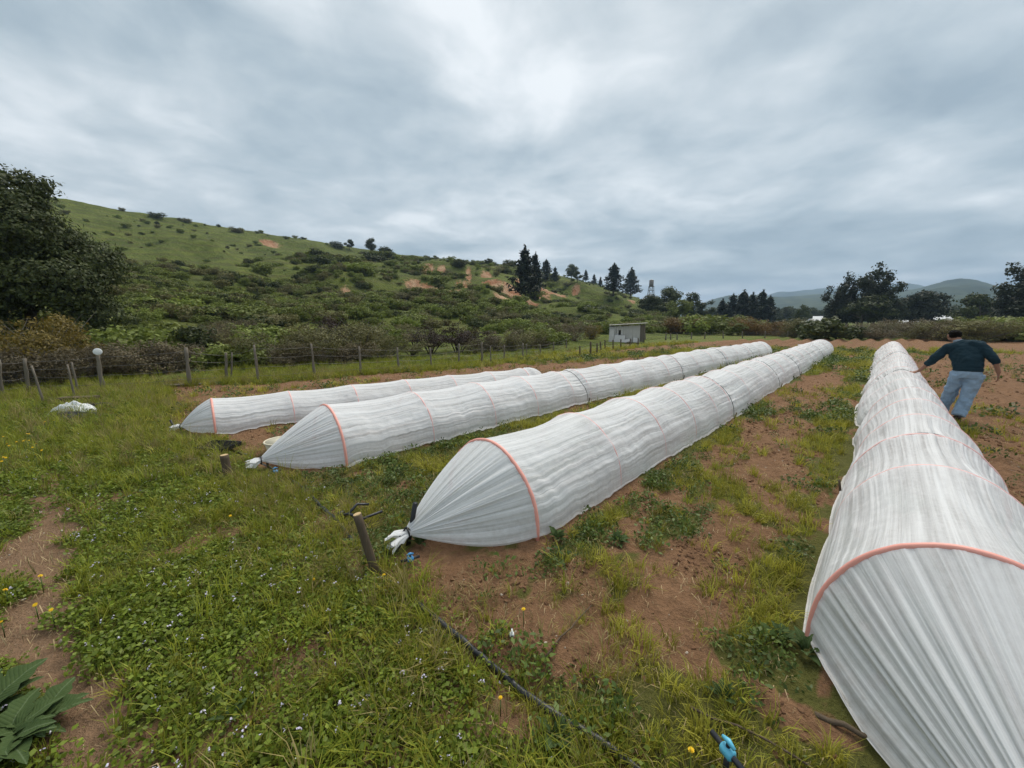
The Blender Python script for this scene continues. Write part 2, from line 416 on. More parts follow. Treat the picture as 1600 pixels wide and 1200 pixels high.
def ground_z(x, y):
    x = np.asarray(x, float); y = np.asarray(y, float); r = np.hypot(x, y)
    d, sd = seg_dist(x, y, LUSH); left = sstep(-.1, .3, d * sd)
    z = (fbm(x * .5, y * .5, 3, 3) - .5) * .07
    z = z + (1 - left) * ((fbm(x * 3.2, y * 3.2, 4, 4, .6) - .5) * .085 + (np.abs(fbm(x * 9, y * 9, 44, 2, .6) - .5)) * -.05) + left * (fbm(x * 2.5, y * 2.5, 6, 3) - .5) * .04
    n, s = ns(x, y)
    fur = sstep(28.5, 29.6, s) * sstep(41, 39, y) * sstep(-9.5, -8.8, n) * sstep(3.5, 2.6, n)
    z = z + fur * (.10 * np.sin(2 * math.pi * n / 1.0))
    ridg = (1 - left) * sstep(.9, 1.3, n) * .018 * np.sin(2 * math.pi * n / .42 + 3 * fbm(x, y, 9)) 
    return (z + ridg) * sstep(95, 55, r)
def GZ(p): return float(ground_z(np.array([p[0]]), np.array([p[1]]))[0])

def make_field():
    def ax(parts):
        o = []
        for a, b, st in parts: o.append(np.linspace(a, b, max(2, int(round((b - a) / st))), endpoint=False))
        return np.concatenate(o + [[parts[-1][1]]])
    xs = ax([(-3500, -500, 300), (-500, -60, 22), (-60, -13, 1.0), (-13, -6, .12), (-6, 7, .045), (7, 14, .09), (14, 36, .17), (36, 80, 1.0), (80, 500, 20), (500, 5000, 300)])
    ys = ax([(-300, -20, 40), (-20, .4, .7), (.4, 6.5, .045), (6.5, 12, .1), (12, 42, .17), (42, 95, 1.0), (95, 500, 20), (500, 5000, 300)])
    X, Y = np.meshgrid(xs, ys); Z = ground_z(X, Y); g, p, d = ground_cover(X, Y)
    Z = Z - .025 * p
    V = np.stack([X, Y, Z], -1).reshape(-1, 3)
    me = np_mesh('field', V, grid_faces(len(ys), len(xs)), [M['field']], True, attrs={'grass': g.ravel(), 'path': p.ravel(), 'dry': d.ravel()})
    tag(obj('field', me), 'red brown earth field with patches of grass', 'field', kind='structure')
make_field()

# ------------------------------------------------------------------ hillside
def px_az_tan(px, py):
    d = ray(px, py); h = math.hypot(d[0], d[1]); return math.degrees(math.atan2(d[0], d[1])), d[2] / h
RIDGE = [(-120, 285), (0, 297), (100, 314), (240, 338), (400, 365), (520, 384), (600, 396), (740, 411), (800, 416), (880, 433), (940, 448), (1000, 470), (1060, 486), (1110, 497), (1160, 503)]
_ra = np.array([px_az_tan(*p) for p in RIDGE])
def hill_R(a): return np.interp(a, [-90, -50, -10, 5, 15, 30], [190, 180, 215, 235, 250, 260])
def hill_r0(a): return np.interp(a, [-90, -55, -40, -20, 0, 10, 20, 30], [30, 26, 27, 30, 34, 40, 52, 70])
def fence_r(a): return np.interp(a, [-90, -52, -45, -40.6, -22, -1, 7.6, 11, 16, 20, 24, 30], [14, 13.8, 14, 14.2, 14.2, 16.8, 21.2, 25.5, 29, 36, 43, 46])
SOILS = []
def hill_z(x, y):
    x = np.asarray(x, float); y = np.asarray(y, float)
    r = np.hypot(x, y); a = np.degrees(np.arctan2(x, y))
    Rr = hill_R(a); r0 = hill_r0(a); tn = np.interp(a, _ra[:, 0], _ra[:, 1])
    H = tn * Rr + CAM_H
    H = H * sstep(27, 20, a)
    q = np.clip((r - r0) / (Rr - r0), 0, 1.0)
    f = .35 * q + .65 * q ** 1.5
    f = f + .10 * np.sin(q * math.pi) * sstep(-60, -10, a)
    z = H * f
    gul = np.abs(fbm(x * .018 + .01 * y, y * .018, 71, 4, .5) - .5) * 2
    z = z - (1 - sstep(.0, .35, gul)) * 5.0 * np.sin(q * math.pi) ** .8 * sstep(22, 12, a)
    z = z + (fbm(x * .045, y * .045, 72, 4, .5) - .5) * 7.0 * np.sin(q * math.pi) * sstep(24, 14, a)
    z = z - np.clip(r - Rr, 0, None) * .06 * np.clip(H / 20, 0, 1)
    z = z + (fbm(x * .2, y * .2, 73, 3) - .5) * 1.1 * sstep(0, .08, q)
    fr = fence_r(a)
    z = z + .10 * sstep(fr, fr + 1.2, r) - .14 * sstep(fr + .6, fr, r) + .6 * sstep(fr + 2, fr + 25, r) * sstep(26, 18, a)
    z = z - 1.2 * sstep(24, 30, a)
    return z
def HZ(p): return float(hill_z(np.array([p[0]]), np.array([p[1]]))[0])
def surf_z(x, y):
    r = np.hypot(x, y); a = np.degrees(np.arctan2(x, y))
    return np.where(r > fence_r(a) + .3, np.maximum(hill_z(x, y), ground_z(x, y)), ground_z(x, y))
def SZ(p): return float(surf_z(np.array([p[0]]), np.array([p[1]]))[0])
def hit(px, py, dmin=12.0, dmax=290.0):
    """where the line of sight meets the land beyond the fence"""
    d = ray(px, py); t = np.linspace(dmin, dmax, 2600)
    x, y, z = d[0] * t, d[1] * t, CAM_H + d[2] * t
    k = np.nonzero(z < surf_z(x, y))[0]
    i = k[0] if len(k) else len(t) - 1
    return np.array([x[i], y[i], float(surf_z(x[i:i + 1], y[i:i + 1])[0])])
SOILPX = [(668, 417, 4, 2), (690, 421, 3, 2), (733, 428, 2, 5), (726, 448, 5, 4), (645, 444, 5, 2), (670, 449, 8, 2), (700, 457, 8, 2), (770, 443, 6, 3), (800, 452, 7, 5), (812, 440, 4, 4), (790, 462, 8, 3), (850, 455, 5, 4), (870, 459, 6, 2), (786, 491, 7, 1.5), (830, 470, 5, 2), (900, 447, 3, 1.5), (985, 468, 3, 3), (760, 430, 4, 2), (425, 382, 5, 1.5), (540, 455, 3, 1.5)]
_soilc = None
def soil_mask(x, y):
    """bare red banks on the slope"""
    global _soilc
    if _soilc is None: _soilc = [(hit(px, py), sx, sy) for px, py, sx, sy in SOILPX]
    r = np.hypot(x, y); A = np.arctan2(x, y); soil = np.zeros(np.shape(x))
    for c, sx, sy in _soilc:
        rc = math.hypot(c[0], c[1]); ac = math.atan2(c[0], c[1])
        ta = sx * rc / FPX * 2.9; tr = max(sy * rc / FPX * 12.0, ta * .9)
        soil = np.maximum(soil, np.exp(-(((A - ac) * rc / ta) ** 2 + ((r - rc) / tr) ** 2)))
    return soil * (.10 + 1.6 * fbm(np.asarray(x) * .30, np.asarray(y) * .30, 87, 4, .65))
def make_hill():
    az = np.arange(-95, 31.01, .36); nr = 150
    q = np.linspace(0, 1, nr) ** 1.6
    A = np.radians(az)[None, :]; r_s = fence_r(az)[None, :]
    r = r_s + (380 - r_s) * q[:, None]
    X = r * np.sin(A); Y = r * np.cos(A); Z = hill_z(X, Y)
    soil = soil_mask(X, Y)
    Z = Z - 1.0 * soil * sstep(.2, .9, soil)
    scr = sstep(.48, .62, fbm(X * .03, Y * .03, 81, 4)) * sstep(1.0, .5, q)[:, None]
    V = np.stack([X, Y, Z], -1).reshape(-1, 3)
    me = np_mesh('hillside', V, grid_faces(nr, len(az)), [M['hill']], True, attrs={'soil': soil.ravel(), 'scrub': scr.ravel()})
    tag(obj('hillside', me), 'green grassy hillside with red eroded gullies', 'hillside', kind='structure')
make_hill()
def far_ridge(name, label, prof, dist, depth, amp, seed):
    pa = np.array([px_az_tan(*p) for p in prof]); az = np.arange(pa[0, 0], pa[-1, 0], .22)
    nr = 46; q = np.linspace(0, 1, nr)
    tn = np.interp(az, pa[:, 0], pa[:, 1]); H = tn * dist + CAM_H
    A = np.radians(az)[None, :]; r = dist - depth + depth * 1.25 * q[:, None]
    X = r * np.sin(A); Y = r * np.cos(A); k = np.clip((r - dist + depth) / depth, 0, 1)
    Z = H[None, :] * (k ** 1.3) + (fbm(X / 240, Y / 240, seed, 5, .55) - .5) * amp * np.sin(np.pi * np.clip(k, 0, 1) ** 1.5) * 2.2 + (fbm(X / 60, Y / 60, seed + 9, 3) - .5) * amp * .32
    Z = np.where(r > dist, Z - (r - dist) * .25, Z) - 6 * (1 - k) ** 4
    V = np.stack([X, Y, Z], -1).reshape(-1, 3)
    o = obj(name, np_mesh(name, V, grid_faces(nr, len(az)), [M['farhill']], True))
    return tag(o, label, 'hills', kind='structure')
far_ridge('far_hills', 'wooded hills with a round summit beyond the valley', [(980, 499), (1050, 487), (1100, 473), (1140, 462), (1190, 464), (1280, 461), (1390, 459), (1440, 450), (1475, 440), (1500, 436), (1525, 437), (1550, 444), (1620, 453), (1750, 446), (2100, 430), (2600, 470)], 1700, 1100, 46, 201)
far_ridge('far_hills', 'pale blue ridge showing behind the wooded hills', [(1080, 492), (1180, 466), (1215, 457), (1260, 453), (1300, 450), (1350, 451), (1395, 444), (1420, 443), (1450, 449), (1560, 447), (1700, 440), (2300, 450)], 3100, 1100, 50, 202)

# ------------------------------------------------------------------ row cover tunnels
FOOT = []            # footprints, so that nothing grows through the covers
class Tunnel:
    def __init__(s, C0, az, L, w, H, hoops, ropes, gather, gz, seed, scallop=0.0, scal_from=4.0, pinch=None, wr=1.0, narrow=0.0):
        s.C0 = np.array(C0, float); s.A = np.array([math.sin(R(az)), math.cos(R(az))]); s.N = np.array([s.A[1], -s.A[0]])
        s.L, s.w, s.H, s.hoops, s.ropes, s.seed = L, w, H, np.array(hoops), np.array(ropes), seed
        s.narrow = narrow; s.G = np.array([gather[0], gather[1], gz]); s.scallop, s.sf, s.pinch, s.wr = scallop, scal_from, pinch, wr
        c = s.C0; poly = [s.G[:2] - s.A * .10 + s.N * .20, c - s.A * .45 + s.N * (w + .02), c + s.N * (w + .14), c + s.A * (L + .3) + s.N * (w + .14), c + s.A * (L + .3) - s.N * (w + .14), c - s.N * (w + .14), c - s.A * .45 - s.N * (w + .02), s.G[:2] - s.A * .10 - s.N * .20]
        FOOT.append(poly)
    def section(s, sv, t, d=0.0, wrinkle=True):
        """points on the cover at distance sv along the row, t in -1..1 across; d pushes along the normal"""
        sv, t = np.broadcast_arrays(np.asarray(sv, float), np.asarray(t, float))
        T0 = .93
        th = np.clip(t / T0, -1, 1) * (math.pi / 2)
        sn, cs = np.sin(th), np.cos(th)
        hp = np.concatenate([s.hoops, [s.L + .01]])
        i = np.clip(np.searchsorted(hp, sv, 'right') - 1, 0, len(hp) - 2)
        p = np.clip((sv - hp[i]) / (hp[i + 1] - hp[i]), 0, 1); k = 4 * p * (1 - p)
        w = s.w * (1 - s.narrow * sstep(2, 5, sv)) * (1 + .05 * (fbm(sv * .35, sv * 0, s.seed) - .5)); H = s.H * (1 + .07 * (fbm(sv * .3, sv * 0 + 4, s.seed + 1) - .5))
        off = w * sn * (1 + .04 * np.abs(sn) ** 3); z = H * np.abs(cs) ** .88
        dh = np.min(np.abs(sv[..., None] - s.hoops), -1)
        rel = 1 - .72 * np.exp(-(dh / .08) ** 2)
        sag = k * (.026 * np.abs(cs) + .030 * np.sin(2 * np.abs(th)))
        D = d - sag * (.7 + .8 * fbm(sv * .8, np.sign(t) * 2, s.seed + 2))
        if len(s.ropes):
            rp = np.concatenate([[-1.5], s.ropes, [s.L + 1.0]])
            j = np.clip(np.searchsorted(rp, sv, 'right') - 1, 0, len(rp) - 2)
            pr = np.clip((sv - rp[j]) / (rp[j + 1] - rp[j]), 0, 1); kr = (4 * pr * (1 - pr)) ** .6
            dr = np.min(np.abs(sv[..., None] - s.ropes), -1)
            D = D - .010 * np.exp(-(dr / .05) ** 2)
            bul = s.scallop * kr * sstep(s.sf, s.sf + 2, sv)
        else: kr = k; bul = 0 * sv; dr = np.full(sv.shape, 9.0)
        if wrinkle:
            wx = t * 1.0 + .025 * (fbm(sv * 1.1, t * 2, s.seed + 3) - .5) * kr
            a = (vnoise(wx * 17 + 40, sv * .32, s.seed + 4) - .5) * .0075 + (vnoise(wx * 38 + 9, sv * .5, s.seed + 5) - .5) * .007 + (vnoise(wx * 75, sv * .9, s.seed + 6) - .5) * .004
            a = a + (fbm(sv * 1.6, t * 3.1, s.seed + 7, 3) - .5) * .006
            a = a * (.35 + 1.1 * fbm(sv * .45 + 3, t * 1.7, s.seed + 13, 3))
            tight = 1 + 1.6 * np.exp(-(dr / .25) ** 2)
            D = D + a * s.wr * rel * tight * (1 - np.exp(-(dr / .035) ** 2))
        off = off + D * sn; z = z + D * np.maximum(cs, .0)
        low = np.abs(sn) ** 6
        off = off + np.sign(t) * (bul * low * (t < 0) + .02 * k * low)
        e = np.clip((np.abs(t) - T0) / (1 - T0), 0, 1)
        sk = .006 + .03 * fbm(sv * 1.3, np.sign(t) * 3 + 5, s.seed + 8)
        off = off + np.sign(t) * e * sk
        if s.pinch is not None:
            ps, pt, pa = s.pinch
            g = np.exp(-((sv - ps) / .16) ** 2 - ((t - pt) / .20) ** 2)
            z = z + g * pa * .35; off = off + g * pa
        lat = (fbm(sv * .22, sv * 0 + 8, s.seed + 11) - .5) * .12 * np.clip(sv / 3, 0, 1)
        xy = s.C0 + sv[..., None] * s.A + (off + lat)[..., None] * s.N
        zg = ground_z(xy[..., 0], xy[..., 1])
        hem = .034 + .030 * np.clip(fbm(sv * 1.1, np.sign(t) * 7 + 1, s.seed + 9) - .45, 0, 1) * 2
        z = np.where(e > 0, 0, z) + zg * np.abs(sn) ** 1.5 + hem * low - .02 * e * low
        return np.concatenate([xy, z[..., None]], -1)
    def cone(s, q, t):
        q, t = np.broadcast_arrays(np.asarray(q, float), np.asarray(t, float))
        S = s.section(np.zeros(q.shape), t); th = t * math.pi * .5
        B = s.G + .035 * (np.sin(th)[..., None] * np.array([s.N[0], s.N[1], 0]) + np.cos(th)[..., None] * np.array([0, 0, 1]))
        Pn = B + (S - B) * q[..., None]
        n3 = np.sin(th)[..., None] * np.array([s.N[0], s.N[1], 0]) + np.cos(th)[..., None] * np.array([-.55 * s.A[0], -.55 * s.A[1], .8])
        pl = (vnoise(t * 24 + 3, t * 0, s.seed + 21) - .5) + .7 * (vnoise(t * 52 + 8, q * .8, s.seed + 22) - .5) + .35 * (vnoise(t * 110, q * 1.5, s.seed + 23) - .5)
        amp = .034 * q ** .8 * np.clip(1.02 - q, 0, 1) ** .45
        bil = .035 * np.sin(math.pi * q) * (1 - .4 * np.abs(t))
        Pn = Pn + n3 * (pl * amp + bil)[..., None]
        low = sstep(.72, 1.0, np.abs(t)) * np.sin(math.pi * q)
        zg = ground_z(Pn[..., 0], Pn[..., 1])
        Pn = Pn + low[..., None] * .07 * np.sign(t)[..., None] * np.array([s.N[0], s.N[1], 0])
        Pn[..., 2] = np.maximum(Pn[..., 2] - low * .05, zg + .034)
        return Pn
    def far_end(s, q, t):
        q, t = np.broadcast_arrays(np.asarray(q, float), np.asarray(t, float))
        S = s.section(np.full(q.shape, s.L), t); C = s.C0 + s.A * (s.L + .55); G = np.array([C[0], C[1], GZ(C) + .02])
        Pn = S + (G - S) * (q ** 1.4)[..., None]
        Pn[..., 0] += s.A[0] * .18 * np.sin(math.pi * q); Pn[..., 1] += s.A[1] * .18 * np.sin(math.pi * q)
        Pn[..., 2] += .05 * np.sin(math.pi * q)
        return Pn
    def build(s, label, vis_hoops=3):
        root = thing('row_cover_tunnel', label, 'row cover', (s.C0[0], s.C0[1], GZ(s.C0)))
        o3 = np.array([s.C0[0], s.C0[1], GZ(s.C0)])
        nt = 221; t = np.linspace(-1, 1, nt)
        D = np.linalg.norm(s.G[:2] - s.C0)
        qs = np.linspace(0.02, 1, 44)[:-1]
        sv = [0.0]
        while sv[-1] < s.L: sv.append(sv[-1] + .030 + .0022 * sv[-1])
        sv = np.array(sv[:-1] + [s.L])
        qe = np.linspace(0, 1, 10)[1:]
        Pc = s.cone(qs[:, None], t[None, :]); Pm = s.section(sv[:, None], t[None, :]); Pe = s.far_end(qe[:, None], t[None, :])
        V = np.concatenate([Pc, Pm, Pe]) - o3
        us = np.concatenate([-D * (1 - qs), sv, s.L + .6 * qe]); nr = len(us)
        uv = np.stack(np.broadcast_arrays(us[:, None], (t * 1.0)[None, :]), -1).reshape(-1, 2) + np.array([s.seed * 3.1, s.seed * 1.7])
        obj('cover', np_mesh('cover', V.reshape(-1, 3), grid_faces(nr, nt), [M['fabric']], True, uv=uv, attrs={'hem': np.tile(np.abs(t), nr)}), root)
        tt = np.linspace(-.945, .945, 61)
        for i, h in enumerate(s.hoops):
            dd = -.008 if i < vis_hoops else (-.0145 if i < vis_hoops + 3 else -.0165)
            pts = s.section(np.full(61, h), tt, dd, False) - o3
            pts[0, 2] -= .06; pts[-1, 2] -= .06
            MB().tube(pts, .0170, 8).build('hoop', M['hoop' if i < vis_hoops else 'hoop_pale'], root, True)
        for i, h in enumerate(s.ropes):
            sl = .03 * (-1) ** i
            for off in (0, ):
                pts = s.section(h + off + sl * np.linspace(-1, 1, 91) * .35, np.linspace(-.97, .97, 91), .0065, False) - o3
                pts[0, 2] -= .03; pts[-1, 2] -= .03
                MB().tube(pts, .0042, 6).build('rope', M['rope'], root, True)
            for sg in (-1, 1):
                b = s.section(np.array([h]), np.array([sg * .99]))[0] - o3
                MB().tube([b + (0, 0, -.06), b + (s.N[0] * sg * .03, s.N[1] * sg * .03, .10)], .011, 7).build('peg', M['stake'], root, True)
        # gathered tail
        dirn = np.array([*(s.G[:2] - s.C0), 0]); dirn /= np.linalg.norm(dirn); side = np.array([-dirn[1], dirn[0], 0]); up = np.array([0, 0, 1.])
        an = np.linspace(0, 2 * math.pi, 40, endpoint=False); rows = []
        for k, q in enumerate(np.linspace(0, 1, 9)):
            rr = .030 + .036 * q ** 1.3
            ru = 1 + .35 * q * np.sin(an * 6 + s.seed) + .25 * q * np.sin(an * 11 + 2)
            c = s.G - dirn * .03 + dirn * (.14 * q) + up * (.03 * q - .05 * q * q)
            ext = dirn * (.05 * q * np.sin(an * 5 + s.seed * 2))[:, None]
            pp = c + (np.cos(an) * rr * ru * 1.2)[:, None] * side + (np.sin(an) * rr * ru * .6)[:, None] * up + ext
            pp[:, 2] = np.maximum(pp[:, 2], ground_z(pp[:, 0], pp[:, 1]) + .006); rows.append(pp)
        V = np.array(rows).reshape(-1, 3) - o3
        uv = np.stack([np.repeat(np.linspace(0, .2, 9), 40), np.tile(an / 6, 9)], -1)
        obj('tail', np_mesh('tail', V, grid_faces(9, 40, True), [M['fabric']], True, uv=uv), root)
        an = np.linspace(0, 2 * math.pi, 25)
        ring = (s.G - dirn * .0) + np.outer(np.cos(an) * .047, side) + np.outer(np.sin(an) * .044, up) - o3
        MB().tube(ring, .007, 6, cap=False).build('tie', M['black'], root, True)
        return root, dirn, side, o3
C3 = P(838, 842) - NX * .56; C2 = P(543, 727) - NX * .54; C1 = P(330, 624, .5); C4 = P(1268, 1005) + NX * .50
T1 = Tunnel(C1, 51.0, 6.7, .42, .50, np.arange(0, 6.8, 1.08), [], P(284, 668, .06), .08, 11, wr=1.3)
T2 = Tunnel(C2, 45.3, 21.3, .54, .68, np.array([0, 1.25, 2.45, 3.5, 4.6, 5.2, 6.6, 7.9, 9.2, 10.1, 11.5, 13, 14.5, 16, 17.5, 19, 20.5, 21.3]), [5.06, 10.2, 14.3, 18.0], P(408, 722, .08), .10, 23)
T3 = Tunnel(C3, 43.9, 24.2, .56, .72, np.array([0, 1.35, 2.5, 3.6, 4.6, 5.35, 6.7, 8.0, 9.3, 10.6, 12, 13.4, 14.8, 16.2, 17.6, 19, 20.4, 21.8, 23.2, 24.2]), [5.5, 9.8, 13.0, 16.5, 19.6, 22.2], P(636, 838, .10), .12, 37)
T4 = Tunnel(C4, 43.8, 22.6, .50, .78, np.array([0, 1.33, 2.40, 3.4, 4.5, 5.6, 6.8, 8, 9.2, 10.4, 11.6, 12.8, 14, 15.2, 16.4, 17.6, 18.8, 20, 21.2, 22.4]), [2.52, 5.7, 8.8, 11.8, 15, 18, 20.6], C4 - AX * .95 + NX * .25, .10, 53, scallop=.13, scal_from=3.5, pinch=(8.3, .40, .05), wr=1.1, narrow=.13)
r1 = T1.build('short low white fleece row cover beside the bare soil by the fence', 1)
r2 = T2.build('long white fleece row cover with its end tied down beside a cream tub', 1)
r3 = T3.build('long white fleece row cover whose gathered end is tied to a black stake', 1)
r4 = T4.build('white fleece row cover that the man is touching, scalloped along its side', 1)

# ------------------------------------------------------------------ leaf clouds, trunks, trees
def leaf_quads(C, Nrm, size, rng, asp=.6):
    """rhombic leaves at C facing roughly Nrm"""
    n = len(C); size = np.broadcast_to(np.asarray(size, float), (n,))
    N = Nrm + rng.normal(0, .55, (n, 3)); N /= np.linalg.norm(N, axis=1)[:, None] + 1e-9
    a = rng.normal(0, 1, (n, 3)); a -= (a * N).sum(1)[:, None] * N; a /= np.linalg.norm(a, axis=1)[:, None] + 1e-9
    b = np.cross(N, a)
    s = size[:, None]
    V = np.stack([C - a * s, C - b * s * asp + a * s * .15, C + a * s, C + b * s * asp + a * s * .15], 1).reshape(-1, 3)
    F = np.arange(4 * n).reshape(-1, 4)
    return V, F
def crown_pts(lobes, nclump, per, spread, rng, shell=.55, gaps=0.0):
    lob = np.array(lobes, float); vol = (lob[:, 3] * lob[:, 4] * lob[:, 5]) ** .67
    k = rng.choice(len(lob), nclump, p=vol / vol.sum())
    d = rng.normal(0, 1, (nclump, 3)); d /= np.linalg.norm(d, axis=1)[:, None]
    r = shell + (1 - shell) * rng.random(nclump) ** .6
    r = r * (1 + .22 * (rng.random(nclump) - .5))
    cc = lob[k, :3] + d * lob[k, 3:6] * r[:, None]
    L = np.repeat(np.arange(nclump), per)
    sp = spread * (.6 + .8 * rng.random(nclump))
    pts = cc[L] + rng.normal(0, 1, (len(L), 3)) * sp[L][:, None] * np.array([1, 1, .6])
    nr = pts - (lob[k[L], :3] - np.array([0, 0, .3]) * lob[k[L], 5][:, None])
    nr /= np.linalg.norm(nr, axis=1)[:, None] + 1e-9
    return pts, nr
def limb_mb(h, r, rng, lobes=None, nl=5, lean=0.0, start=.3):
    mb = MB(); zz = np.linspace(0, 1, 7)
    tr = np.stack([lean * zz + .04 * h * np.sin(zz * 5 + rng.random() * 6) * zz, .03 * h * np.sin(zz * 4 + rng.random() * 6) * zz, zz * h - .15 * (zz == 0)], -1)
    mb.tube(tr, r * (1 - .75 * zz) * (1 + .35 * (zz == 0)), 8)
    for i in range(nl):
        a = start + (1 - start) * rng.random() * .75; b = np.array([np.interp(a, zz, tr[:, j]) for j in range(3)])
        if lobes is not None: e = np.array(lobes[i % len(lobes)][:3], float)
        else: e = b + np.array([math.cos(i * 2.4), math.sin(i * 2.4), .8]) * h * .35
        m = (b + e) / 2 + np.array([0, 0, -.05 * h])
        q = np.linspace(0, 1, 5)[:, None]
        pts = b * (1 - q) ** 2 + 2 * m * q * (1 - q) + e * q ** 2
        mb.tube(pts, r * .42 * (1 - .8 * q[:, 0]), 6)
    return mb
def rnd_lobes(n, R_, h0, h1, rl, rng, flat=.8):
    o = []
    for i in range(n):
        a = rng.random() * 2 * math.pi; q = rng.random(); z = h0 + (h1 - h0) * (i + .5) / n
        prof = math.sin(math.pi * (.15 + .75 * (z - h0) / (h1 - h0)))
        rr = R_ * prof * math.sqrt(q)
        s_ = rl * (.7 + .6 * rng.random())
        o.append((math.cos(a) * rr, math.sin(a) * rr, z, s_, s_, s_ * flat))
    return o
class Kind:
    """a tree or shrub kind: crown mesh and trunk mesh, one metre scale, origin at its foot"""
    def __init__(s, crown, trunk): s.crown, s.trunk = crown, trunk
KINDS = {}
def crown_mesh(name, lobes, nclump, per, spread, size, rng, shell=.55, mat=None, asp=.6):
    p, n = crown_pts(lobes, nclump, per, spread, rng, shell)
    V, F = leaf_quads(p, n, size * (.6 + .8 * rng.random(len(p))), rng, asp)
    return np_mesh(name, V, F, [mat] if mat else [])
M['lf_dark'] = leaf('dark_foliage', (.034, .047, .014), (.082, .096, .028), .2, objvar=.2)
M['lf_euc'] = leaf('grey_green_foliage', (.022, .030, .015), (.052, .062, .030), .2, objvar=.2)
M['lf_pine'] = leaf('pine_foliage', (.012, .022, .010), (.032, .046, .020), .12, objvar=.2)
M['lf_green'] = leaf('green_foliage', (.110, .138, .028), (.210, .238, .058), .3, objvar=.3)
M['lf_bright'] = leaf('bright_foliage', (.130, .170, .028), (.235, .275, .065), .35, objvar=.25)
M['lf_olive'] = leaf('olive_foliage', (.112, .106, .036), (.200, .184, .070), .25, objvar=.25)
M['lf_brown'] = leaf('brown_thorn_foliage', (.092, .074, .040), (.170, .134, .074), .2, objvar=.2)
M['lf_red'] = leaf('dark_russet_foliage', (.030, .018, .014), (.062, .038, .026), .2, objvar=.1)
M['lf_yellow'] = leaf('yellow_thorn_foliage', (.105, .082, .018), (.230, .165, .032), .25, objvar=.15)
M['lf_rust'] = leaf('rusty_foliage', (.110, .062, .018), (.200, .120, .030), .25, objvar=.15)
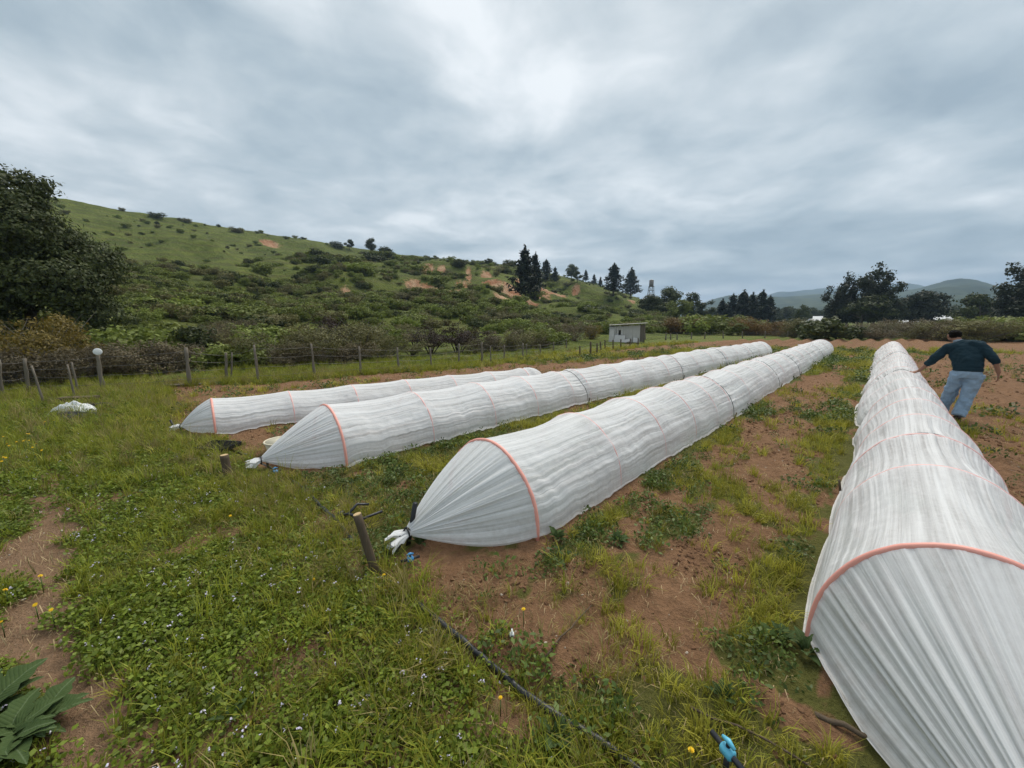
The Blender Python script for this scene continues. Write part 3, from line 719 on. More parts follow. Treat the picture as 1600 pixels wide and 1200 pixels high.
def make_kinds():
    for v in range(3):
        rng = np.random.default_rng(100 + v)
        lob = rnd_lobes(9, .42, .32, .92, .17, rng, .8)
        KINDS['broad%d' % v] = Kind(crown_mesh('crown', lob, 420, 12, .045, .030, rng), limb_mb(.7, .035, rng, lob, 6).mesh('trunk', M['bark'], True))
        rng = np.random.default_rng(120 + v)
        lob = [(rng.normal(0, .10) + .10 * math.cos(i * 2.4), rng.normal(0, .08) + .10 * math.sin(i * 2.4), .22 + .70 * i / 12, .105 * (1.2 - .7 * i / 12), .105 * (1.2 - .7 * i / 12), .11) for i in range(13)]
        KINDS['euc%d' % v] = Kind(crown_mesh('crown', lob, 520, 12, .030, .020, rng, .4), limb_mb(.9, .022, rng, lob, 7).mesh('trunk', M['greybark'], True))
        rng = np.random.default_rng(140 + v)
        pts = []; nrm = []; mb = MB(); zz = np.linspace(0, 1, 8)
        mb.tube(np.stack([0 * zz, 0 * zz, zz * 1.0 - .05], -1), .022 * (1 - .9 * zz) + .002, 7)
        for tier in range(15):
            z = .16 + .80 * tier / 15; rr = (.30 * (1 - (tier / 15.5)) ** .85 + .025) * (.8 + .4 * rng.random())
            nb = 6 if tier < 11 else 4
            for b in range(nb):
                if rng.random() < .10: continue
                a = b * 2 * math.pi / nb + tier * 1.3 + rng.normal(0, .25); L = rr * (.65 + .5 * rng.random())
                q = np.linspace(0, 1, 4)
                br = np.stack([np.cos(a) * L * q, np.sin(a) * L * q, z + L * (.10 * q + .22 * q * q)], -1)
                mb.tube(br, .005 * (1 - .8 * q), 4, cap=False)
                m = 40; u = rng.random(m) ** .7
                c = np.stack([np.interp(u, q, br[:, j]) for j in range(3)], -1) + rng.normal(0, .017, (m, 3))
                pts.append(c); nrm.append(np.tile([np.cos(a) * .4, np.sin(a) * .4, .9], (m, 1)))
        pts.append(rng.normal(0, .012, (40, 3)) + np.stack([np.zeros(40), np.zeros(40), .93 + .1 * rng.random(40)], -1)); nrm.append(np.tile([0, 0, 1.], (40, 1)))
        p = np.concatenate(pts); n = np.concatenate(nrm)
        V, F = leaf_quads(p, n, .034 * (.6 + .8 * rng.random(len(p))), rng, .42)
        KINDS['pine%d' % v] = Kind(np_mesh('crown', V, F, [M['lf_pine']]), mb.mesh('trunk', M['bark'], True))
    for v in range(5):
        rng = np.random.default_rng(160 + v)
        lob = [(rng.normal(0, .26), rng.normal(0, .26), .28 + .32 * rng.random(), .26, .26, .22) for i in range(6)] + [(0, 0, .2, .42, .42, .22)]
        KINDS['shrub%d' % v] = Kind(crown_mesh('crown', lob, 170, 11, .055, .045, rng, .5), None)
    for v in range(4):     # flat topped thorn shrubs: a fan of twigs carrying small leaves
        rng = np.random.default_rng(180 + v); mb = MB(); ends = []
        for st in range(9):
            a = rng.random() * 6.28; b0 = np.array([.05 * math.cos(a), .05 * math.sin(a), -.03])
            L = .55 + .35 * rng.random(); el = R(30 + 45 * rng.random())
            e = b0 + L * np.array([math.cos(a) * math.cos(el), math.sin(a) * math.cos(el), math.sin(el)])
            q = np.linspace(0, 1, 5)[:, None]; pts = b0 + (e - b0) * q + np.array([0, 0, .10]) * np.sin(q * 3) + rng.normal(0, .012, (5, 3)) * q
            mb.tube(pts, .016 * (1 - .75 * q[:, 0]), 5, cap=False)
            for k in range(10):
                i = rng.integers(2, 5); s0 = pts[i] * .5 + pts[i - 1] * .5
                d = rng.normal(0, 1, 3); d[2] = abs(d[2]) * .5 - .1; d /= np.linalg.norm(d)
                e2 = s0 + d * (.14 + .22 * rng.random())
                mb.tube([s0, (s0 + e2) / 2 + rng.normal(0, .02, 3), e2], [.006, .004, .002], 3, cap=False); ends.append((s0, e2))
        c = []
        for s0, e2 in ends:
            m = 42; u = .3 + .75 * rng.random(m)[:, None]; c.append(s0 + (e2 - s0) * u + rng.normal(0, .045, (m, 3)) * np.array([1, 1, .6]))
        p = np.concatenate(c); n = p - np.array([0, 0, .2]); n /= np.linalg.norm(n, axis=1)[:, None]
        V, F = leaf_quads(p, n, .020 * (.6 + .8 * rng.random(len(p))), rng, .4)
        KINDS['thorn%d' % v] = Kind(np_mesh('crown', V, F, []), mb.mesh('stem', M['bark'], True))
    for v in range(4):     # dense twiggy bushes, leafy down to the ground
        rng = np.random.default_rng(190 + v); lob = [(rng.normal(0, .30), rng.normal(0, .30), .22 + .42 * rng.random(), .26, .26, .24) for i in range(9)] + [(0, 0, .15, .55, .55, .20)]
        mb = MB()
        for k in range(60):
            l = lob[k % 10]; e = np.array(l[:3]) + rng.normal(0, .16, 3); b = np.array([rng.normal(0, .08), rng.normal(0, .08), -.03]); mb.tube([b, (b + e) / 2 + rng.normal(0, .05, 3), e], [.010, .006, .002], 4, cap=False)
        KINDS['brush%d' % v] = Kind(crown_mesh('crown', lob, 420, 14, .040, .021, rng, .45, asp=.4), mb.mesh('stem', M['greybark'], True))
    for k in KINDS.values():
        co = np.empty(len(k.crown.vertices) * 3, np.float32); k.crown.vertices.foreach_get('co', co); f = 1 / np.percentile(co.reshape(-1, 3)[:, 2], 99.3)
        for me in (k.crown, k.trunk):
            if me is not None: me.transform(Matrix.Scale(f, 4))
make_kinds()
def plant(kind, loc, h, wid=1.0, mat=None, name='tree', label='', cat='tree', group=None, rz=None):
    """one tree or shrub of height h (kinds are about one metre tall)"""
    k = KINDS[kind]; rz = random.random() * 6.28 if rz is None else rz
    root = thing(name, label, cat, tuple(loc), rz, group); root.scale = (h * wid, h * wid, h)
    def part(nm, me, m=None):
        o = bpy.data.objects.new(nm, me); link(o, root)
        if m is not None:
            if not me.materials: me.materials.append(m)
            o.material_slots[0].link = 'OBJECT'; o.material_slots[0].material = m
    part('crown', k.crown, mat)
    if k.trunk is not None: part('trunk' if kind[0] not in 'tb' or kind.startswith('broad') else 'stem', k.trunk)
    return root
def at(px, dist, lift=0.0):
    """a point on the land at a bearing given by the photograph column and a distance in metres"""
    u = (px - 800) / FPX; a = math.atan2(u, cp + spi * .15)
    p = np.array([math.sin(a) * dist, math.cos(a) * dist]); return np.array([p[0], p[1], SZ(p) + lift])
def px_h(px, py_top, p):
    """height that reaches photograph row py_top at ground point p"""
    d = ray(px, py_top); t = math.hypot(p[0], p[1]) / math.hypot(d[0], d[1]); return CAM_H + d[2] * t - p[2]

# the big dark tree on the left, built at its own leaf size
def big_tree():
    rng = np.random.default_rng(5)
    loc = at(48, 27); H = px_h(48, 266, loc)
    lob = [(0.0, 0, .84, .16, .16, .15), (-.12, .05, .72, .20, .2, .16), (.13, -.05, .66, .19, .2, .17), (-.28, 0, .6, .2, .2, .17), (.22, .1, .50, .22, .22, .16), (-.1, -.15, .5, .24, .22, .18),
           (.05, .2, .55, .22, .22, .18), (-.35, .1, .42, .22, .22, .16), (.30, -.08, .36, .20, .2, .14), (.05, -.2, .36, .24, .22, .15), (-.2, -.1, .28, .26, .24, .14), (.30, .05, .22, .15, .16, .11), (.12, .05, .9, .07, .07, .06), (-.09, .02, .93, .06, .06, .05)]
    root = thing('dark_tree', 'big dark evergreen tree standing behind the fence beside the thorn thicket', 'tree', tuple(loc))
    cr = crown_mesh('crown', [tuple(x * H for x in l) for l in lob], 2600, 26, .022 * H, .0100 * H, rng, .5, M['lf_dark'], .5)
    obj('crown', cr, root)
    limb_mb(H * .72, .03 * H, rng, [tuple(x * H for x in l) for l in lob], 9, start=.2).build('trunk', M['bark'], root, True)
big_tree()

# trees along the ridge and the slope: (kind, column, base row, top row, width, material, label)
def ridge_trees():
    G = 'lone trees along the ridge'
    for kd, px, py, top, wd, m, lab in [
        ('broad0', 546, 388, 374, .9, 'lf_dark', 'small round lollipop tree on the ridge line'),
        ('broad1', 579, 393, 373, .95, 'lf_dark', 'round leafy tree on the ridge beside a low dark bush'),
        ('shrub1', 601, 395, 387, 1.6, 'lf_dark', 'low dark bush on the ridge next to a round tree'),
        ('shrub2', 528, 386, 379, 1.8, 'lf_dark', 'flat dark bush on the ridge beside the lollipop tree'),
        ('broad2', 764, 413, 404, 1.3, 'lf_dark', 'lone squat tree on the bare ridge before the pines'),
        ('shrub3', 243, 339, 332, 1.8, 'lf_dark', 'lone dark bush on the high ridge above the terraces'),
        ('shrub0', 288, 345, 341, 1.6, 'lf_olive', 'tiny bush on the high ridge beyond the lone dark bush'),
        ('shrub2', 370, 361, 356, 1.8, 'lf_olive', 'small tufted bush on the ridge at the head of the gully')]:
        p = hit(px, py + 2); plant(kd, p, max(1.2, px_h(px, top, p)), wd, M[m], 'ridge_tree' if kd[0] == 'b' else 'ridge_bush', lab, 'tree' if kd[0] == 'b' else 'bush', G)
    for kd, px, py, top, wd, lab in [
        ('pine0', 820, 472, 389, .95, 'tallest dark pine standing over the red eroded bank'),
        ('pine1', 836, 470, 398, .75, 'slim dark pine pressed against the tallest pine'),
        ('pine2', 853, 441, 407, 1.25, 'broad dark pine on the slope just above the red bank'),
        ('pine1', 867, 443, 418, 1.0, 'short pine at the foot of the broad dark pine'),
        ('broad1', 893, 436, 413, 1.05, 'rounded dark tree on the ridge past the pines'),
        ('broad0', 902, 440, 424, 1.0, 'smaller rounded tree tucked against the rounded ridge tree'),
        ('pine0', 915, 441, 422, .9, 'narrow pine on the descending ridge'),
        ('pine2', 928, 445, 429, 1.0, 'short pine between two others on the descending ridge'),
        ('pine1', 938, 448, 433, .9, 'smallest pine at the low end of the ridge row'),
        ('pine2', 958, 462, 414, 1.25, 'full layered pine standing alone on the low ridge'),
        ('pine0', 985, 466, 421, 1.15, 'pointed pine with upswept branches near the water tower')]:
        p = hit(px, py); plant(kd, p, px_h(px, top, p), wd, M['lf_pine'] if kd[0] == 'p' else M['lf_dark'], 'pine_tree' if kd[0] == 'p' else 'ridge_tree', lab, 'tree', 'trees on the low ridge')
ridge_trees()

# thicket behind the fence and green shrubs on the flat behind it: column, distance, top row
def thicket():
    G = 'thorn thicket behind the fence'
    for i, (px, ds, top, wd, m, lab) in enumerate([
        (20, 17.5, 492, 1.3, 'lf_yellow', 'yellow flowering thorn shrub in front of the big dark tree'),
        (75, 19.5, 498, 1.2, 'lf_yellow', 'olive yellow thorn shrub at the foot of the big dark tree'),
        (-60, 18.5, 500, 1.5, 'lf_yellow', 'yellow thorn shrub at the outer end of the thicket'),
        (10, 15.6, 548, 1.5, 'lf_brown', 'low brown thorn shrub under the yellow thorn'),
        (75, 16.0, 540, 1.6, 'lf_brown', 'brown thorn shrub behind the leaning thin stakes'),
        (135, 16.2, 545, 1.6, 'lf_brown', 'brown thorn shrub behind the post with the white disc'),
        (190, 16.6, 540, 1.5, 'lf_brown', 'low grey brown thorn shrub beyond the white disc post'),
        (235, 16.4, 534, 1.7, 'lf_brown', 'wide grey brown thorn shrub behind the weathered post'),
        (275, 17.0, 540, 1.6, 'lf_brown', 'low brown thorn shrub next to a dark bushy one'),
        (305, 23.0, 510, 1.5, 'lf_dark', 'dark rounded shrub by the open meadow'),
        (330, 26.0, 506, 1.4, 'lf_brown', 'bare grey thorn shrub at the edge of the meadow'),
        (340, 17.0, 555, 1.5, 'lf_green', 'green leafy shrub behind the pair of dark posts'),
        (430, 17.2, 520, 1.5, 'lf_olive', 'olive thorn shrub behind the wire where the meadow ends'),
        (470, 18.0, 508, 1.5, 'lf_olive', 'tall olive thorn shrub behind the wire fence'),
        (515, 17.4, 512, 1.5, 'lf_olive', 'spreading olive thorn shrub with bare stems below'),
        (560, 18.2, 504, 1.5, 'lf_olive', 'olive brown thorn shrub in the middle of the thicket'),
        (600, 17.6, 522, 1.4, 'lf_olive', 'lower olive thorn shrub before the russet one'),
        (535, 20.5, 494, 1.2, 'lf_red', 'dark russet shrub rising behind the olive thorns'),
        (672, 19.4, 505, 1.2, 'lf_red', 'dark russet shrub draped over its stems by the fence'),
        (715, 19.8, 499, 1.2, 'lf_red', 'second dark russet shrub, broader, by the fence'),
        (608, 21.0, 520, .9, 'lf_bright', 'pale green sapling beside the russet shrub'),
        (770, 20.5, 518, 1.5, 'lf_brown', 'grey brown thorn shrub beyond the russet pair'),
        (815, 22.5, 516, 1.5, 'lf_olive', 'olive thorn shrub before the grass slope to the shed'),
        (850, 24.0, 512, 1.5, 'lf_green', 'dense green shrub before the grass slope to the shed'),
        (895, 30.0, 504, 1.4, 'lf_brown', 'brown thorn shrub at the dark edge left of the shed'),
        (925, 33.0, 508, 1.2, 'lf_yellow', 'small yellowish thorn shrub near the shed'),
        (645, 24, 512, 1.5, 'lf_brown', 'umbrella shaped grey thorn shrub behind the russet pair'),
        (590, 26, 508, 1.5, 'lf_bright', 'bright green shrub showing behind the thorns'),
        (385, 16.8, 548, 1.6, 'lf_green', 'low green leafy shrub between the pair of dark posts and the next post'),
        (450, 16.2, 540, 1.7, 'lf_brown', 'low dark brown thorn right behind the wire beyond the meadow'),
        (530, 16.4, 540, 1.7, 'lf_brown', 'low brown thorn filling under the spreading olive thorn'),
        (640, 18.4, 535, 1.6, 'lf_olive', 'low olive thorn filling before the russet pair'),
        (745, 19.5, 530, 1.6, 'lf_brown', 'low brown thorn beside the broader russet shrub'),
        (800, 21.0, 528, 1.6, 'lf_olive', 'low olive thorn beyond the russet pair'),
        (835, 23.0, 525, 1.6, 'lf_brown', 'low brown thorn before the dense green shrub'),
        (875, 26.0, 520, 1.6, 'lf_green', 'low green shrub nearest the grass slope to the shed'),
        (150, 24.0, 505, 1.5, 'lf_dark', 'dark leafy bush under the edge of the big dark tree'),
        (215, 22.0, 512, 1.6, 'lf_bright', 'bright green leafy bush beyond the big dark tree'),
        (255, 24.0, 505, 1.6, 'lf_green', 'green leafy bush beside the bright green one'),
        (380, 30, 500, 1.2, 'lf_brown', 'small bare thorn tree out on the meadow')]):
        p = at(px, ds); h = max(.8, px_h(px, top, p)); kd = 'thorn%d' % (i % 4)
        if m in ('lf_green', 'lf_bright', 'lf_dark'): kd = 'shrub%d' % (i % 5)
        if m in ('lf_brown', 'lf_olive', 'lf_yellow') and (px < 620 or px > 740): kd = 'brush%d' % (i % 4)
        plant(kd, p, h, wd * (.95 if kd[0] == 't' else .8), M[m], 'thorn_shrub' if kd[0] in 'tb' else 'shrub', lab, 'shrub', G)
thicket()

def slope_scrub():
    rng = np.random.default_rng(31); rows = []
    n = 0; tries = 0
    while n < 290 and tries < 20000:
        tries += 1
        a = rng.uniform(-60, 21); q = rng.random() ** 1.35
        r0 = hill_r0(a); Rr = hill_R(a); r = r0 - 4 + (Rr - r0) * q
        x, y = r * math.sin(R(a)), r * math.cos(R(a))
        den = float(fbm(np.array([x * .03]), np.array([y * .03]), 81, 4)[0]); gate = .40 + .22 * q
        if a > 0: gate -= .10
        if q > .72 and rng.random() < .6: continue
        if den < gate + rng.normal(0, .05) or soil_mask(np.array([x]), np.array([y]))[0] > .22: continue
        rows.append((x, y, q, den, a)); n += 1
    for i, (x, y, q, den, a) in enumerate(rows):
        c = rng.random(); lush = q < .42
        zone = ['behind the big dark tree', 'above the open meadow', 'above the russet shrubs', 'around the red eroded bank', 'below the ridge pines', 'behind the plank shed'][int(np.searchsorted([-38, -25, -9, 4, 12], a))]
        if lush: m, nm = [('lf_bright', 'bright green leafy'), ('lf_green', 'mid green rounded'), ('lf_olive', 'olive thorny'), ('lf_dark', 'dark evergreen')][0 if c < .34 else 1 if c < .70 else 2 if c < .9 else 3]
        else: m, nm = [('lf_dark', 'dark evergreen'), ('lf_green', 'mid green rounded'), ('lf_olive', 'olive thorny')][0 if c < .5 else 1 if c < .8 else 2]
        h = rng.uniform(.7, 1.9) * (.62 + .6 * min(1, q * 2)); big = h > 1.2
        lab = '%s %s shrub on the %s slope %s' % ('tall' if big else 'low', nm, 'lower' if lush else 'upper', zone)
        kd = 'shrub%d' % rng.integers(0, 5) if m != 'lf_olive' else 'thorn%d' % rng.integers(0, 4)
        plant(kd, (x, y, SZ((x, y)) - .15), h, rng.uniform(1.2, 1.9), M[m], 'hill_shrub', lab, 'shrub', lab.replace('shrub', 'shrubs', 1))
slope_scrub()

# trees and scrub across the far end of the field
def far_end_trees():
    G = 'trees beyond the far end of the field'
    for i, (kd, px, ds, top, wd, m, lab) in enumerate([
        ('euc0', 1305, 104, 452, 1.0, 'lf_euc', 'lower gum tree at the edge of the tall clump nearest the white roof'),
        ('euc1', 1322, 106, 441, .95, 'lf_euc', 'gum tree in the tall clump, second from its white roof side'),
        ('euc2', 1340, 108, 432, .95, 'lf_euc', 'gum tree in the middle of the tall clump'),
        ('euc0', 1364, 106, 421, .9, 'lf_euc', 'tallest gum tree of the clump behind the far fence'),
        ('euc1', 1383, 104, 440, 1.0, 'lf_euc', 'broad gum tree on the outer side of the tall clump'),
        ('broad0', 1345, 100, 464, 1.35, 'lf_dark', 'dark rounded tree filling the foot of the gum clump'),
        ('broad1', 1420, 125, 463, 1.05, 'lf_euc', 'lower half of a two crowned round tree beyond the gum clump'),
        ('broad2', 1443, 125, 457, 1.2, 'lf_euc', 'taller half of a two crowned round tree beyond the gum clump'),
        ('broad0', 1526, 118, 461, 1.15, 'lf_dark', 'single dome shaped tree behind the green hedge'),
        ('broad1', 1556, 140, 474, 1.3, 'lf_dark', 'low dark tree between the dome tree and the big gum'),
        ('euc2', 1590, 100, 421, 1.1, 'lf_euc', 'big gum tree behind the hedge beyond the dome shaped tree'),
        ('euc0', 1625, 98, 425, 1.5, 'lf_euc', 'big gum tree at the outer end of the hedge'),
        ('pine0', 1126, 130, 470, 1.1, 'lf_pine', 'low end tree of the dark conifer row before the hills'),
        ('pine1', 1142, 132, 462, 1.1, 'lf_pine', 'conifer in the dark row, beside its low end tree'),
        ('pine2', 1158, 130, 457, 1.1, 'lf_pine', 'tallest conifer of the dark row before the hills'),
        ('pine0', 1172, 134, 461, 1.1, 'lf_pine', 'conifer just past the tallest of the dark row'),
        ('pine1', 1187, 130, 457, 1.1, 'lf_pine', 'pointed conifer near the far end of the dark row'),
        ('pine2', 1199, 132, 465, 1.0, 'lf_pine', 'end conifer of the dark row by the valley gap'),
        ('euc1', 1076, 120, 460, 1.3, 'lf_dark', 'dark upright tree between the tower trees and the conifer row'),
        ('euc2', 1095, 124, 472, 1.4, 'lf_dark', 'low dark tree before the conifer row starts'),
        ('broad1', 1040, 110, 451, 1.1, 'lf_dark', 'dark tree with a flat top knot by the water tower'),
        ('broad0', 1018, 104, 463, 1.5, 'lf_dark', 'dark bushy tree below the water tower'),
        ('broad2', 1057, 92, 470, 1.2, 'lf_green', 'green bushy tree in front of the dark tower trees'),
        ('broad2', 1253, 150, 478, .7, 'lf_dark', 'small upright tree in the valley gap near the white roof')]):
        p = at(px, ds); plant(kd, p, px_h(px, top, p) * 1.02, wd, M[m], 'pine_tree' if kd[0] == 'p' else 'gum_tree' if kd[0] == 'e' else 'field_tree', lab, 'tree', G)
    rng = np.random.default_rng(77); G2 = 'scrub along the far fence'
    for i in range(64):
        px = 1045 + i * 9.6 + rng.normal(0, 4); ds = rng.uniform(48, 68); top = 503 + rng.uniform(-5, 11) - (6 if px < 1180 else 0)
        if 1500 < px: m = rng.choice(['lf_green', 'lf_bright', 'lf_olive'], p=[.5, .2, .3]); top -= 3
        elif 1180 < px < 1232: m = 'lf_rust' if rng.random() < .55 else 'lf_yellow'
        elif px < 1180: m = rng.choice(['lf_green', 'lf_olive', 'lf_bright', 'lf_rust', 'lf_dark'], p=[.25, .40, .12, .13, .10])
        else: m = rng.choice(['lf_brown', 'lf_olive', 'lf_dark'], p=[.66, .26, .08])
        zone = ['close to the plank shed', 'under the dark tower trees', 'in front of the dark conifer row', 'by the valley gap', 'below the gum clump', 'below the two crowned tree', 'behind the close set posts'][int(np.searchsorted([1060, 1110, 1185, 1275, 1395, 1500], px))]
        lab = {'lf_green': 'green hedge', 'lf_bright': 'pale green leafy', 'lf_olive': 'olive thorny', 'lf_rust': 'rusty orange', 'lf_yellow': 'yellowish', 'lf_brown': 'grey brown twiggy', 'lf_dark': 'dark evergreen'}[str(m)] + ' shrub behind the far fence ' + zone
        p = at(px, ds); kd = ('brush%d' % rng.integers(0, 4)) if m in ('lf_brown', 'lf_olive', 'lf_rust', 'lf_yellow') else 'shrub%d' % rng.integers(0, 5)
        plant(kd, p, max(1.0, px_h(px, top, p)) * 1.03, rng.uniform(1.1, 1.6), M[str(m)], 'hedge_shrub', lab, 'shrub', lab.replace('shrub', 'shrubs', 1))
    p = at(1278, 46); plant('shrub1', p, px_h(1278, 503, p) * 1.15, 1.5, M['lf_dark'], 'hedge_shrub', 'large black green dome shaped bush right behind the far fence', 'shrub')
far_end_trees()

# ------------------------------------------------------------------ ground plants scattered as stuff
def scatter(name, label, cat, protos, Pt, rot, scl, pick):
    me = bpy.data.meshes.new(name); me.vertices.add(len(Pt)); me.vertices.foreach_set('co', np.asarray(Pt, np.float32).ravel())
    a = me.attributes.new('rot', 'FLOAT_VECTOR', 'POINT'); a.data.foreach_set('vector', np.asarray(rot, np.float32).ravel())
    a = me.attributes.new('scl', 'FLOAT', 'POINT'); a.data.foreach_set('value', np.asarray(scl, np.float32))
    a = me.attributes.new('pick', 'INT', 'POINT'); a.data.foreach_set('value', np.asarray(pick, np.int32))
    co = bpy.data.collections.new(name + '_sources')
    for i, m in enumerate(protos): co.objects.link(bpy.data.objects.new('%s_source_%02d' % (name, i), m))
    g = bpy.data.node_groups.new(name + '_scatter', 'GeometryNodeTree')
    g.interface.new_socket('Geometry', in_out='INPUT', socket_type='NodeSocketGeometry'); g.interface.new_socket('Geometry', in_out='OUTPUT', socket_type='NodeSocketGeometry')
    N = g.nodes.new; gi = N('NodeGroupInput'); go = N('NodeGroupOutput'); iop = N('GeometryNodeInstanceOnPoints'); ci = N('GeometryNodeCollectionInfo')
    ci.inputs['Collection'].default_value = co; ci.inputs['Separate Children'].default_value = True; ci.inputs['Reset Children'].default_value = True
    def na(nm, tp):
        x = N('GeometryNodeInputNamedAttribute'); x.data_type = tp; x.inputs['Name'].default_value = nm; return x.outputs['Attribute']
    L = g.links.new
    e2r = N('FunctionNodeEulerToRotation'); L(na('rot', 'FLOAT_VECTOR'), e2r.inputs[0])
    L(gi.outputs[0], iop.inputs['Points']); L(ci.outputs[0], iop.inputs['Instance']); iop.inputs['Pick Instance'].default_value = True
    L(na('pick', 'INT'), iop.inputs['Instance Index']); L(e2r.outputs[0], iop.inputs['Rotation']); L(na('scl', 'FLOAT'), iop.inputs['Scale'])
    L(iop.outputs[0], go.inputs[0])
    o = obj(name, me); md = o.modifiers.new('scatter', 'NODES'); md.node_group = g
    return tag(o, label, cat, kind='stuff')
def tuft(rng, nb, h, w, bend, rad, mat, curl=.5):
    V = []; F = []
    for i in range(nb):
        a = rng.random() * 6.28; r0 = rad * math.sqrt(rng.random()); b = np.array([r0 * math.cos(a), r0 * math.sin(a), 0])
        d = a + rng.normal(0, .9); hh = h * (.45 + .75 * rng.random()); bd = bend * (.3 + rng.random())
        dv = np.array([math.cos(d), math.sin(d), 0]); sd = np.array([-math.sin(d), math.cos(d), 0]) * w * (.7 + .6 * rng.random())
        p1 = b + np.array([0, 0, hh * .5]) + dv * bd * hh * .22; p2 = b + np.array([0, 0, hh * (1 - .35 * bd * curl)]) + dv * bd * hh * .85
        k = len(V); V += [b - sd - (0, 0, .02), b + sd - (0, 0, .02), p1 - sd * .8, p1 + sd * .8, p2]
        F += [[(k, k + 1, k + 3, k + 2)], [(k + 2, k + 3, k + 4)]]
    q = [f[0] for f in F if len(f[0]) == 4]; t = [f[0] for f in F if len(f[0]) == 3]
    return np_mesh('tuft', np.array(V), [np.array(q), np.array(t)], [mat])
def leafy(rng, n, rad, h0, h1, size, mat, asp=.75, tilt=.45):
    r = rad * np.sqrt(rng.random(n)); a = rng.random(n) * 6.28
    C = np.stack([r * np.cos(a), r * np.sin(a), h0 + (h1 - h0) * rng.random(n) * (1 - .6 * (r / rad) ** 2)], -1)
    Nn = np.tile([0, 0, 1.0], (n, 1)) * 1.0 + rng.normal(0, tilt, (n, 3))
    V, F = leaf_quads(C, Nn, size * (.6 + .8 * rng.random(n)), rng, asp)
    return np_mesh('leafy', V, F, [mat])
rg = np.random.default_rng(3)
P_CLOVER = [leafy(rg, 34, .085, .004, .055, .0095, M['clover']) for i in range(5)]
P_GRASS = [tuft(rg, 20, .13, .0028, .9, .05, M['grassg']) for i in range(4)]
P_TALL = [tuft(rg, 22, .26, .0030, .8, .06, M['grassg']) for i in range(3)] + [tuft(rg, 18, .26, .0028, .7, .06, M['grassd']) for i in range(2)]
P_YEL = [tuft(rg, 24, .095, .0026, 1.1, .045, M['grassy']) for i in range(4)]
P_DRY = [tuft(rg, 16, .12, .0024, 1.2, .06, M['grassd']) for i in range(3)]
P_WEED = [leafy(rg, 46, .11, .004, .10, .0165, M['weed'], .5, .5) for i in range(4)]
def flower_proto(rng):
    p = np.stack([rng.normal(0, .006, 6), rng.normal(0, .006, 6), .055 + .02 * rng.random(6)], -1)
    V, F = leaf_quads(p, np.tile([0, 0, 1.], (6, 1)), .0050, rng, .9); return np_mesh('floret', V, F, [M['petalw']])
P_FLOW = [flower_proto(rg) for i in range(3)]
def clod_proto(rng, mat):
    bm = bmesh.new(); bmesh.ops.create_icosphere(bm, subdivisions=1, radius=1)
    for v in bm.verts: v.co = Vector(np.array(v.co) * (.65 + .6 * rng.random()) * np.array([1, .85, .6]))
    me = bpy.data.meshes.new('clod'); bm.to_mesh(me); bm.free(); me.materials.append(mat); return me
P_CLOD = [clod_proto(rg, M['clod']) for i in range(6)]; P_STONE = [clod_proto(rg, M['stone']) for i in range(3)]
def polar_pts(rng, dens, r0, r1, a0=-64, a1=64):
    n = int(dens * R(a1 - a0) * (r1 * r1 - r0 * r0) / 2)
    r = np.sqrt(r0 * r0 + (r1 * r1 - r0 * r0) * rng.random(n)); a = R(a0) + R(a1 - a0) * rng.random(n)
    return r * np.sin(a), r * np.cos(a)
def free(x, y):
    ok = np.ones(x.shape, bool)
    for po in FOOT: ok &= ~inside(x, y, po)
    d, _ = seg_dist(x, y, PIPE[2:4]); ok &= d > .025
    return ok
def spread(name, label, cat, protos, bands, accept, smin, smax, seed, tilt=.25, sink=.0, grow=0.0):
    rng = np.random.default_rng(seed); X = []; Y = []
    for dens, r0, r1 in bands:
        x, y = polar_pts(rng, dens, r0, r1); k = rng.random(len(x)) < accept(x, y); k &= free(x, y); X.append(x[k]); Y.append(y[k])
    x = np.concatenate(X); y = np.concatenate(Y); n = len(x)
    z = surf_z(x, y) - sink
    rot = np.stack([rng.normal(0, tilt, n), rng.normal(0, tilt, n), rng.random(n) * 6.28], -1)
    s_ = smin + (smax - smin) * rng.random(n) ** 1.5
    s_ = s_ * (1 + grow * np.clip((np.hypot(x, y) - 4) / 10, 0, 1.5))
    scatter(name, label, cat, protos, np.stack([x, y, z], -1), rot, s_, rng.integers(0, len(protos), n)); return n
def lushness(x, y):
    d, sd = seg_dist(x, y, LUSH); return sstep(-.25, .15, d * sd + (fbm(x * 1.5, y * 1.5, 5) - .5) * .4), d
def acc_clover(x, y):
    g, p, dr = ground_cover(x, y); l, d = lushness(x, y); nz = fbm(x * .8, y * .8, 91)
    return l * (1 - p) ** 2 * sstep(.30, .55, nz + .12 + .25 * (np.hypot(x, y) < 3.5)) * sstep(.0, .5, d + .15)
def acc_grass(x, y):
    g, p, dr = ground_cover(x, y); l, d = lushness(x, y); nz = fbm(x * .8, y * .8, 91)
    return l * (1 - p) ** 2 * (.25 + .75 * sstep(.60, .40, nz)) + (1 - l) * g * .22
def acc_tall(x, y):
    g, p, dr = ground_cover(x, y); l, d = lushness(x, y)
    edge = np.exp(-((d - .25) / .45) ** 2) * l; leftm = sstep(-3.2, -4.2, x) * l * sstep(3, 5, y)
    return np.clip(edge * .75 * sstep(.3, .6, fbm(x * 1.1, y * 1.1, 95) + .1) + leftm * .8, 0, 1) * (1 - p) ** 2
def acc_yel(x, y):
    g, p, dr = ground_cover(x, y); l, d = lushness(x, y)
    return (1 - l) * np.maximum(g * sstep(.40, .56, fbm(x * 1.3 + 7, y * 1.3, 97)) * .95, .05 * (np.hypot(x, y) < 14)) + .55 * l * np.exp(-(d / .8) ** 2) * (1 - p)
